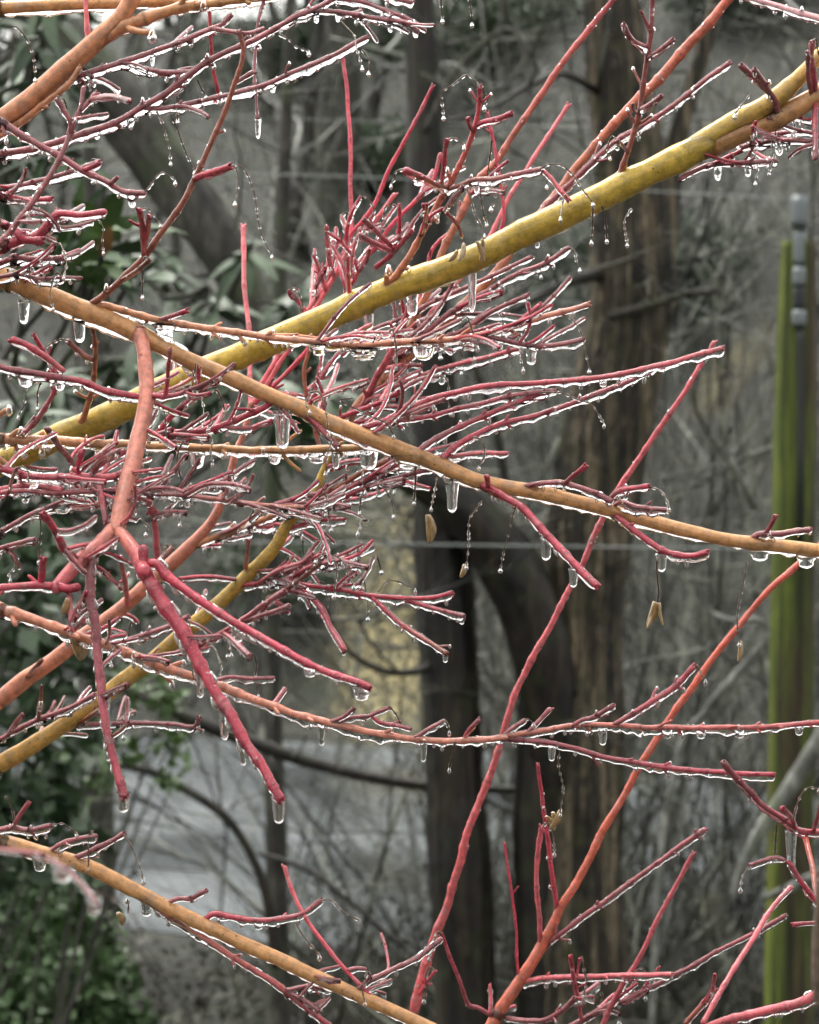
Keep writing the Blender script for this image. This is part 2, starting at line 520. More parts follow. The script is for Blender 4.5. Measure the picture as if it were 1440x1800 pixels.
traced_tree("leaning_tree", "dark heavy limb sloping down from the upper left corner behind the evergreen leaves", -420, 9,
    [(-420, 3200, 200), (-420, 1500, 170), (-415, 600, 150), (-380, 0, 130), (-360, -500, 100)], M["bark_wet"],
    limbs=[dict(p=[(-390, -200, 110), (-200, -190, 106), (0, -50, 104), (90, 50, 104), (170, 140, 104), (250, 240, 104), (330, 350, 98), (400, 450, 84), (455, 560, 60), (490, 680, 36), (500, 800, 16)], d=9, d1=8.6, amp=0.10, sides=44, mat=M["bark_grey"])],
    seed=9, ntw=3, tl=0.8, tr=0.008, sides=40)
traced_tree("grey_birch", "pale grey limb reaching down across the mossy post from the edge", 1680, 10,
    [(1680, 2750, 70), (1680, 1600, 62), (1676, 1000, 54), (1670, 300, 44), (1660, -300, 30)], M["bark_pale"],
    limbs=[dict(p=[(1676, 960, 44), (1590, 1090, 38), (1510, 1200, 34), (1450, 1290, 32), (1395, 1375, 31), (1345, 1450, 27), (1308, 1520, 19), (1288, 1580, 10)], d=10),
           dict(p=[(1676, 1350, 30), (1560, 1460, 24), (1470, 1520, 20), (1400, 1555, 17), (1340, 1580, 11)], d=10.02)], seed=13, ntw=3, tl=0.6, tr=0.005, sides=24)
traced_tree("curling_sapling", "pale sapling curling into a hook beside the mossy post", 1180, 9,
    [(1120, 3100, 12), (1150, 1700, 11), (1190, 1340, 11), (1240, 1250, 11), (1290, 1190, 12), (1330, 1145, 12), (1350, 1110, 12), (1330, 1088, 12), (1290, 1092, 10), (1252, 1078, 8)], M["bark_pale"], seed=17, ntw=2, tl=0.5, tr=0.004, sides=12, amp=0)
traced_tree("grey_sapling", "narrow grey trunk at the road edge above the holly bush", 178, 16,
    [(178, 2200, 70), (178, 1800, 62), (176, 1600, 60), (172, 1400, 56), (168, 1200, 48), (165, 900, 40), (160, 400, 28), (150, -200, 12)], M["bark_grey"], seed=19, ntw=5, tl=1.4, tr=0.012, sides=24)
traced_tree("drooping_tree", "dark tree whose low limbs droop across the road", 505, 14,
    [(500, 2400, 44), (490, 1700, 40), (484, 1400, 36), (478, 1150, 32), (480, 800, 30), (500, 300, 24), (520, -300, 14)], M["bark_grey"],
    limbs=[dict(p=[(180, 1195, 12), (250, 1225, 22), (330, 1262, 26), (430, 1300, 26), (540, 1338, 24), (660, 1368, 20), (780, 1384, 17), (900, 1388, 14), (1010, 1390, 12), (1120, 1375, 8)], d=13.0, mat=M["bark_wet"]),
           dict(p=[(100, 1345, 12), (180, 1342, 14), (260, 1355, 16), (330, 1390, 17), (400, 1440, 17), (445, 1510, 16), (470, 1580, 20), (490, 1700, 26)], d=13.2, mat=M["bark_wet"]),
           dict(p=[(455, 1500, 10), (540, 1530, 9), (620, 1590, 8), (690, 1650, 7), (750, 1700, 6)], d=13.1, d1=12.8, mat=M["bark_wet"])],
    seed=23, ntw=4, tl=1.0, tr=0.008, sides=24)
traced_tree("mauve_trunk_tree", "smooth dull mauve trunk half hidden behind twigs near the top", 600, 80,
    [(592, 420, 84), (594, 330, 78), (597, 200, 76), (600, 0, 72), (602, -500, 50)], M["bark_grey"], seed=27, ntw=8, tl=5, tr=0.05, sides=24)

# far woods: bare trees on the bank, each its own tree
def make_bare(seed, h, r0):
    R = np.random.default_rng(seed)
    n = 14
    t = np.linspace(0, 1, n)
    c = np.stack([np.cumsum(R.normal(0, 0.012 * h, n)), np.cumsum(R.normal(0, 0.012 * h, n)), t * h], -1); c -= c[0]
    tm = MB(); tm.tube(c, r0 * (1 - 0.8 * t) * (1 + 0.5 * np.exp(-t * 25)), 9)
    cm = MB()
    for _ in range(16):
        k = R.integers(3, n); s = R.normal(0, 1, 3); s[2] = abs(s[2]) * 0.8; s /= np.linalg.norm(s)
        branch(cm, c[k], s, h * R.uniform(0.12, 0.34), r0 * 0.28 * (1.15 - t[k]), 2, R, 4)
    def me(b, nm):
        mesh = bpy.data.meshes.new(nm); mesh.from_pydata(np.vstack(b.v).tolist(), [], [f for fs in b.f for f in fs])
        mesh.polygons.foreach_set("use_smooth", [True] * len(mesh.polygons)); return mesh
    return me(tm, "trunk"), me(cm, "crown")
variants = []
for k in range(6):
    a, b = make_bare(100 + k, [13, 17, 11, 15, 19, 9][k], [0.15, 0.22, 0.11, 0.17, 0.26, 0.09][k])
    a.materials.append([M["bark_grey"], M["bark_wet"], M["bark_pale"]][k % 3]); b.materials.append(M["brush"])
    variants.append((a, b))
R = np.random.default_rng(77)
kinds = ["slim bare grey tree", "dark wet bare tree", "pale barked bare tree"]
grp = ["grey trees on the bank", "dark trees on the bank", "pale trees on the bank"]
spots = []
wood = MB()
for i in range(100):
    y = R.uniform(52, 112) if i < 70 else R.uniform(98, 118); x = R.uniform(-0.30, 0.30) * y
    k = int(R.integers(0, 6)); rz = R.uniform(0, 6.28); sc = R.uniform(0.8, 1.25)
    if y < 58 and -0.045 < x / y < 0.02: continue
    z = float(ground_z(x, y)) - 0.1
    if len(spots) < 22 and y < 100 and abs(x / y) < 0.18:
        spots.append((x, y, z, k, rz, sc)); continue
    for me in variants[k]:
        vv = np.empty(len(me.vertices) * 3, np.float32); me.vertices.foreach_get("co", vv); vv = vv.reshape(-1, 3) * sc
        cz, sz = math.cos(rz), math.sin(rz)
        vv = np.stack([vv[:, 0] * cz - vv[:, 1] * sz + x, vv[:, 0] * sz + vv[:, 1] * cz + y, vv[:, 2] + z], -1)
        wood.add(vv, [tuple(p.vertices) for p in me.polygons])
tag(wood.build("far_woods", M["brush"], tint=False), "mass of bare iced trees covering the bank to its top", "woods", kind="stuff")
ORD = ["first", "second", "third", "fourth", "fifth", "sixth", "seventh", "eighth", "ninth", "tenth", "eleventh", "twelfth", "thirteenth", "fourteenth"]
count = [0, 0, 0]
for (x, y, z, k, rz, sc) in sorted(spots, key=lambda t: t[0] / t[1]):
    a, b = variants[k]; root = empty("bare_tree", (x, y, z))
    root.rotation_euler = (0, 0, rz); root.scale = (sc, sc, sc)
    tag(root, "%s on the far bank, %s of them from the left" % (kinds[k % 3], ORD[count[k % 3]]), "tree", grp[k % 3]); count[k % 3] += 1
    link("trunk", a, root); link("crown", b, root)

# thicket of iced brush between the house and the bank (nobody could count it)
mb = MB(); R = np.random.default_rng(5)
for i in range(2700):
    y = R.choice([R.uniform(16, 24), R.uniform(44, 62), R.uniform(55, 116)], p=[0.17, 0.22, 0.61])
    x = R.uniform(-0.22, 0.22) * y if y < 45 or R.random() < 0.84 else R.uniform(-0.36, 0.36) * y
    if y < 30 and x < -0.045 * y: continue
    if 30 < y < 55 - 0.32 * x - 1.5 * min(max(x, 0), 9): continue
    gz = float(ground_z(x, y))
    if y < 30:
        z = gz; length = R.uniform(1.2, 2.6) if R.random() < 0.6 else R.uniform(3.0, 6.5)
    else:
        z = gz; length = R.uniform(1.5, 4.5)
    d = np.array([R.normal(0, 0.5), R.normal(0, 0.4), 1.0]); d /= np.linalg.norm(d)
    branch(mb, (x, y, z), d, length, 0.0050 * (y / 20) ** 0.75, 2 if y < 70 else 1, R, 3, droop=-0.10)
for i in range(150):      # long thin vines and whips hanging among the near trunks
    y = R.uniform(13.5, 24); x = R.uniform(-0.14, 0.20) * y; z = R.uniform(3.0, 9.5)
    a = R.uniform(0, 6.28); L = R.uniform(1.0, 3.2); p = np.array([x, y, z]); dv = np.array([math.cos(a), R.normal(0, 0.3), 0.5 * math.sin(a)])
    pts = [p]
    for k_ in range(7):
        dv = dv + np.array([R.normal(0, 0.22), R.normal(0, 0.1), R.normal(-0.04, 0.2)]); dv /= np.linalg.norm(dv); pts.append(pts[-1] + dv * L / 7)
    q = catmull(np.array(pts), L / 30); mb.tube(q, np.linspace(0.012, 0.004, len(q)) * R.uniform(0.6, 1.3), 5)
for i in range(330):      # whippy saplings in front of the road
    y = R.uniform(15, 31); x = R.uniform(-0.19, 0.21) * y
    if x < -0.055 * y and R.random() < 0.8: continue
    if -0.045 * y < x < 0.012 * y and R.random() < 0.88: continue
    if -0.135 * y < x < -0.06 * y: continue
    d = np.array([R.normal(0, 0.28), R.normal(0, 0.2), 1.0]); d /= np.linalg.norm(d)
    branch(mb, (x, y, 0), d, R.uniform(3.5, 10.5), R.uniform(0.007, 0.022), 2, R, 4, droop=-0.06)
tag(mb.build("thicket", M["brush"], tint=False), "tangle of thin iced brush covering the slope under the trees", "brush", kind="stuff")

mb = MB(); R = np.random.default_rng(8)
for i in range(1100):
    y = R.uniform(15.5, 25.5); x = R.uniform(-0.15, 0.20) * y
    hgt = R.uniform(0.5, 1.6) + 0.9 * max(0.0, math.sin(x * 1.1 + 0.6)) * R.random()
    if -0.14 * y < x < -0.05 * y: hgt = R.uniform(0.2, 0.55)
    d = np.array([R.normal(0, 0.5), R.normal(0, 0.5), 1.0]); d /= np.linalg.norm(d)
    branch(mb, (x, y, 0), d, hgt * 1.3, 0.006, 1, R, 3, droop=-0.10)
    for _ in range(9):
        p = np.array([x, y, 0]) + np.array([R.normal(0, 0.35), R.normal(0, 0.35), R.uniform(0.05, 1) * hgt])
        A = R.normal(0, 1, 3); A /= np.linalg.norm(A); B = np.cross(A, R.normal(0, 1, 3)); B /= np.linalg.norm(B)
        sz = R.uniform(0.04, 0.10); mb.add([p, p + A * sz * .5 + B * sz * .35, p + A * sz, p + A * sz * .5 - B * sz * .35], [(0, 1, 2, 3)])
tag(mb.build("undergrowth", M["undergrowth"], tint=False, smooth=False), "low brown undergrowth with withered leaves in front of the road", "undergrowth", kind="stuff")

# ------------------------------------------------------------------ broad evergreen leaves
def leaf_mesh(name, l, w, fold, curl):
    n = 6; v = []; f = []
    for i in range(n + 1):
        t = i / n
        ww = w * math.sin(math.pi * min(1, t * 0.93 + 0.05)) ** 0.8
        z = -curl * l * t * t
        v += [(-ww, t * l, z + fold * ww), (0, t * l, z), (ww, t * l, z + fold * ww)]
        if i:
            a = 3 * (i - 1); b = 3 * i
            f += [(a, a + 1, b + 1, b), (a + 1, a + 2, b + 2, b + 1)]
    me = bpy.data.meshes.new(name); me.from_pydata(v, [], f)
    me.polygons.foreach_set("use_smooth", [True] * len(f))
    return me

def evergreen(name, label, stem_pts, d, tips, leaf, n_leaf, seed, mats, spread=1.0, droop=0.35):
    """stems traced from pixels; tips: (px, py, d, scale) each gets a whorl of leaves, every leaf a part"""
    R = np.random.default_rng(seed)
    base = PX(stem_pts[0][0], 900, d); base[2] = 0
    root = tag(empty(name, base), label, "shrub")
    mb = MB(); limb(mb, stem_pts, d, 10, 0)
    stem_c = np.array([PX(p[0], p[1], d) for p in stem_pts])
    for (px, py, dd, sc) in tips:
        t = PX(px, py, dd); j = np.argmin(np.linalg.norm(stem_c - t, axis=1) + np.where(stem_c[:, 2] > t[2], 1.0, 0))
        mid = (stem_c[j] + t) / 2 + np.array([0, 0, -0.1])
        q = catmull(np.array([stem_c[j], mid, t]), 0.06)
        mb.tube(q, np.linspace(0.012, 0.005, len(q)), 6)
    mb.build("stem", M["bark_grey"], root, base, tint=False)
    for (px, py, dd, sc) in tips:
        t = PX(px, py, dd)
        ax = np.array([R.normal(0, 0.5), -0.35 + R.normal(0, 0.4), 1.0]); ax /= np.linalg.norm(ax)
        qa = Vector((0, 0, 1)).rotation_difference(Vector(ax))
        a0 = R.uniform(0, 6.28)
        for k in range(n_leaf):
            me = leaf[int(R.integers(0, len(leaf)))]
            o = link("leaf", me, root)
            rot = qa @ Quaternion((0, 0, 1), a0 + k * 2.399) @ Quaternion((1, 0, 0), R.uniform(-0.1, 0.75) - droop * R.uniform(0.5, 2.2))
            o.rotation_mode = 'QUATERNION'; o.rotation_quaternion = rot
            o.location = Vector(t - base + ax * R.uniform(-0.03, 0.02))
            s = sc * R.uniform(0.75, 1.15); o.scale = (s, s, s)
    return root

def mesh_mat(me, mat):
    me.materials.append(mat); return me
rh = [mesh_mat(leaf_mesh("leaf", 0.15, 0.021, 0.25, c), M["leaf_dark"]) for c in (0.15, 0.35, 0.5)]
mg = [mesh_mat(leaf_mesh("leaf", 0.12, 0.028, 0.2, c), M["leaf_light"]) for c in (0.1, 0.3)] + [mesh_mat(leaf_mesh("leaf", 0.12, 0.028, 0.2, 0.2), M["leaf_dark"])]
mgb = [mesh_mat(leaf_mesh("leaf", 0.12, 0.026, 0.2, 0.3), M["leaf_brown"])]
R = np.random.default_rng(41)
tips = [(R.uniform(190, 560), R.uniform(380, 800), R.uniform(6.0, 7.4), R.uniform(0.8, 1.2)) for _ in range(30)]
tips = [t for t in tips if t[1] > 380 + 0.2 * (t[0] - 190)]
evergreen("rhododendron", "dark rhododendron with long drooping leaves in whorls behind the crossing branches",
          [(-260, 3900, 30), (-230, 1700, 26), (-120, 1180, 22), (60, 900, 17), (220, 740, 14), (330, 620, 11), (370, 500, 8)], 6.9, tips, rh, 9, 42, M)
tips = [(R.uniform(-60, 110), R.uniform(-30, 340), R.uniform(5.0, 6.2), R.uniform(0.9, 1.2)) for _ in range(13)]
evergreen("rhododendron", "blue-green long leaves of a tall rhododendron in the upper left corner",
          [(-120, 4200, 26), (-110, 2000, 22), (-90, 900, 18), (-60, 500, 15), (-20, 250, 12), (30, 50, 9)], 5.8, tips, rh, 8, 43, M)
tips = [(R.uniform(40, 260), R.uniform(385, 540), R.uniform(4.6, 5.2), R.uniform(0.9, 1.15)) for _ in range(10)]
mag = evergreen("magnolia_sapling", "young evergreen with broad light green leaves between the upper branches",
          [(-280, 4600, 26), (-240, 1700, 22), (-140, 900, 18), (0, 640, 14), (110, 500, 9)], 5.0, tips, mg, 6, 44, M, droop=0.1)
o = link("leaf", mgb[0], mag); o.location = Vector(PX(178, 450, 4.6)) - mag.location; o.rotation_euler = (2.4, 0.2, 0.3); o.scale = (0.55, 0.55, 0.55)
tips = [(R.uniform(-40, 160), R.uniform(560, 1000), R.uniform(6.0, 7.0), R.uniform(0.8, 1.1)) for _ in range(12)]
evergreen("rhododendron", "shadowy rhododendron below the thick yellow branch at the edge",
          [(-300, 3900, 26), (-260, 1700, 22), (-150, 1150, 18), (-20, 900, 14), (60, 660, 9)], 6.6, tips, rh, 8, 45, M)

def leafy(name, label, base_xy, clumps, mat, lsize, seed, dens, cat="shrub", stem_mat=None):
    """dense small-leaved shrub: stem plus foliage made of thousands of leaf faces"""
    R = np.random.default_rng(seed)
    base = np.array([base_xy[0], base_xy[1], 0.0])
    root = tag(empty(name, base), label, cat)
    fm = MB(); sm = MB()
    for (c, rad) in clumps:
        c = np.array(c, float)
        q = catmull(np.array([base, (base + c) / 2 + R.normal(0, 0.15, 3), c]), 0.25)
        sm.tube(q, np.linspace(0.022, 0.004, len(q)), 6)
        n = int(dens * rad ** 2)
        dr = R.normal(0, 1, (n, 3)); dr /= np.linalg.norm(dr, axis=1)[:, None]
        rr = rad * R.uniform(0.35, 1.0, n) ** 0.5 * (1 + 0.25 * np.sin(dr[:, 0] * 5 + dr[:, 2] * 4))
        P = c + dr * rr[:, None] * np.array([1, 1, 0.85])
        A = R.normal(0, 1, (n, 3)); A /= np.linalg.norm(A, axis=1)[:, None]
        B = np.cross(A, R.normal(0, 1, (n, 3))); B /= np.linalg.norm(B, axis=1)[:, None]
        N = np.cross(A, B)
        s = lsize * R.uniform(0.6, 1.2, n)[:, None]
        V = np.stack([P, P + A * s * 0.5 + B * s * 0.32 + N * s * 0.06, P + A * s, P + A * s * 0.5 - B * s * 0.32 + N * s * 0.06], 1).reshape(-1, 3)
        F = np.arange(4 * n).reshape(n, 4).tolist()
        fm.add(V, F)
    sm.build("stem", stem_mat or M["bark_grey"], root, base, tint=False)
    fm.build("foliage", mat, root, base, smooth=False, tint=False)
    return root
def cl(px, py, d, rpx):
    return (PX(px, py, d), rpx * TANH * d / 720)
b = PX(-260, 900, 12)
leafy("holly_bush", "dense dark green holly bush in the lower left corner", b[:2],
      [cl(30, 1640, 11, 120), (PX(120, 1760, 10.8), 0.38), cl(40, 1800, 10.6, 130), cl(150, 1660, 11.2, 80), cl(-60, 1720, 11, 120), cl(90, 1580, 11.2, 80), cl(200, 1830, 10.8, 90), cl(10, 1540, 11.3, 60)],
      M["leaf_holly"], 0.075, 51, 9000)
b = PX(-320, 900, 11)
leafy("ivy_spray", "light green leafy spray hanging in front of the road", b[:2],
      [cl(235, 1200, 10, 46), cl(290, 1225, 10, 40), cl(300, 1300, 10, 42), cl(310, 1365, 10, 26), cl(215, 1320, 10, 40), cl(150, 1290, 10.2, 50), cl(90, 1330, 10.3, 55), cl(170, 1370, 10.2, 30)],
      M["leaf_light"], 0.07, 52, 5200)
b = PX(-330, 900, 10)
leafy("evergreen_shrub", "dark leafy shrub behind the low orange branches at the edge", b[:2],
      [cl(20, 1100, 9, 100), cl(100, 1020, 9, 75), cl(40, 1230, 9.2, 100), cl(140, 1150, 9.1, 70), cl(20, 1370, 9.2, 110), cl(90, 1450, 9.3, 90), cl(240, 1060, 9.4, 50), cl(20, 930, 9.2, 90), cl(130, 1320, 9.3, 60), cl(-20, 1500, 9.3, 90)],
      M["leaf_dark"], 0.12, 53, 2400)
R = np.random.default_rng(61)
for i, (px, py, y, w) in enumerate([(1190, 1240, 58, 3.2), (1260, 960, 76, 4.0), (640, 760, 84, 3.5), (480, 1060, 60, 2.6), (880, 640, 88, 4.2), (1330, 620, 80, 4.0), (560, 420, 100, 4.5), (1250, 300, 100, 4.5)]):
    x = (px - 720) / 720 * TANH * y; gz = float(ground_z(x, y))
    lbl = ["low dark evergreen bush across the road beside the furrowed trunk", "evergreen bush on the bank between furrowed trunk and mossy post",
           "evergreen bush high on the bank behind the crossing twigs", "small evergreen bush at the foot of the bank behind the reaching red twigs",
           "evergreen bush on the bank behind the dark limb", "evergreen bush on the bank just beside the mossy post",
           "evergreen bush near the bank top below the mauve trunk", "evergreen bush near the bank top under the forked yellow branch"][i]
    r = leafy("evergreen_bush", lbl, (x, y), [((x + R.normal(0, w * 0.4), y + R.normal(0, 1), gz + w * 0.3 * R.uniform(0.6, 1.4)), w * R.uniform(0.3, 0.5)) for _ in range(6)],
          M["leaf_dark"], 0.26, 70 + i, 420)

# ------------------------------------------------------------------ mossy post, cables, mailbox
pd = 11.0
pbase = PX(1385, 900, pd); pbase[2] = 0
post = tag(empty("utility_post", pbase), "mossy green wooden utility post with steel strap near its top", "post")
mb = MB()
q = catmull(np.array([(1378, 2750, 96), (1386, 1800, 86), (1390, 1400, 80), (1394, 1000, 75), (1398, 700, 71), (1402, 500, 64), (1404, 425, 60)], float), 12)
cc = np.array([PX(a, b_, pd) for a, b_, _ in q]); k = TANH * pd / 720
mb.tube(cc, q[:, 2] / 2 * k, 40, rough=furrow(len(cc), 40, 0.05))
mb.build("pole", M["post"], post, pbase, tint=False)
mb = MB(); cpl = np.array([PX(1407, y, pd - 0.13) for y in (1000, 800, 700, 600, 575)]); mb.tube(cpl, 6 * k, 12); mb.build("conduit", M["conduit"], post, pbase, tint=False)
for y0, y1, w, mt, nm in [(575, 545, 26, "steel", "clamp"), (545, 505, 22, "conduit", "sleeve"), (505, 470, 24, "steel", "clamp"), (470, 405, 20, "steel", "strap"), (402, 345, 30, "steel", "insulator")]:
    mb = MB(); n = 6
    cpl = np.array([PX(1405, y, pd - 0.13) for y in np.linspace(y0, y1, n)])
    mb.tube(cpl, w / 2 * k * np.array([0.9, 1, 1, 1, 1, 0.9]), 16); mb.build(nm, M[mt], post, pbase, tint=False)

def cable(pts, d0, d1, w, label):
    p = np.array(pts, float)
    dd = np.linspace(d0, d1, len(p))
    q = catmull(np.hstack([p, dd[:, None]]), 30)
    c = np.array([PX(a, b_, e) for a, b_, e in q]); o = PX(*q[0])
    mb = MB(); mb.tube(c, w / 2 * TANH * q[:, 2] / 720, 6)
    tag(mb.build("cable", M["cable"], None, tint=False), label, "cable", "cables crossing the woods")
cable([(-900, 290), (0, 296), (460, 306), (900, 322), (1180, 338), (1405, 350)], 13, 11, 3.2, "pale cable running to the top of the mossy post")
cable([(-900, 930), (0, 948), (560, 955), (720, 957), (1080, 962), (1250, 964), (1395, 967)], 13, 10.9, 4.6, "pale cable crossing low behind the dark limb")
cable([(-900, 196), (0, 200), (460, 208), (900, 222), (1405, 245), (2400, 280)], 16, 13, 2.0, "thin faint cable highest of the three")

my = 24.0
mbase = np.array([(1251 - 720) / 720 * TANH * my, my, 0.0])
mail = tag(empty("mailbox", mbase), "small dull cream box on a dark stake at the road edge", "mailbox")
def boxv(x0, x1, y0, y1, z0, z1):
    v = [(x0, y0, z0), (x1, y0, z0), (x1, y1, z0), (x0, y1, z0), (x0, y0, z1), (x1, y0, z1), (x1, y1, z1), (x0, y1, z1)]
    return v, [(0, 3, 2, 1), (4, 5, 6, 7), (0, 1, 5, 4), (1, 2, 6, 5), (2, 3, 7, 6), (3, 0, 4, 7)]
mb = MB(); mb.add(*boxv(-0.04, 0.04, -0.04, 0.04, 0, 0.70)); mb.build("stake", M["conduit"], mail, tint=False, smooth=False)
mb = MB(); a = np.linspace(0, math.pi, 9); prof = [(-0.085, 0), (0.085, 0)] + [(0.085 * math.cos(t), 0.27 + 0.09 * math.sin(t)) for t in a]
n = len(prof); v = [(x, -0.2, 0.70 + z) for x, z in prof] + [(x, 0.2, 0.70 + z) for x, z in prof]
mb.add(v, [tuple(range(n)), tuple(reversed(range(n, 2 * n)))] + [(i, i + n, (i + 1) % n + n, (i + 1) % n) for i in range(n)])
mb.build("box", M["cream"], mail, tint=False, smooth=False)

# ------------------------------------------------------------------ the iced coral-bark maple
PAL = dict(Y=(216, 186, 80), T=(226, 170, 114), O=(228, 158, 116), S=(229, 148, 130), K=(228, 104, 90), P=(226, 112, 124),
           R=(204, 72, 94), M=(172, 98, 107), B=(164, 96, 78), G=(128, 112, 100))
PALL = {k: srgb(v) for k, v in PAL.items()}
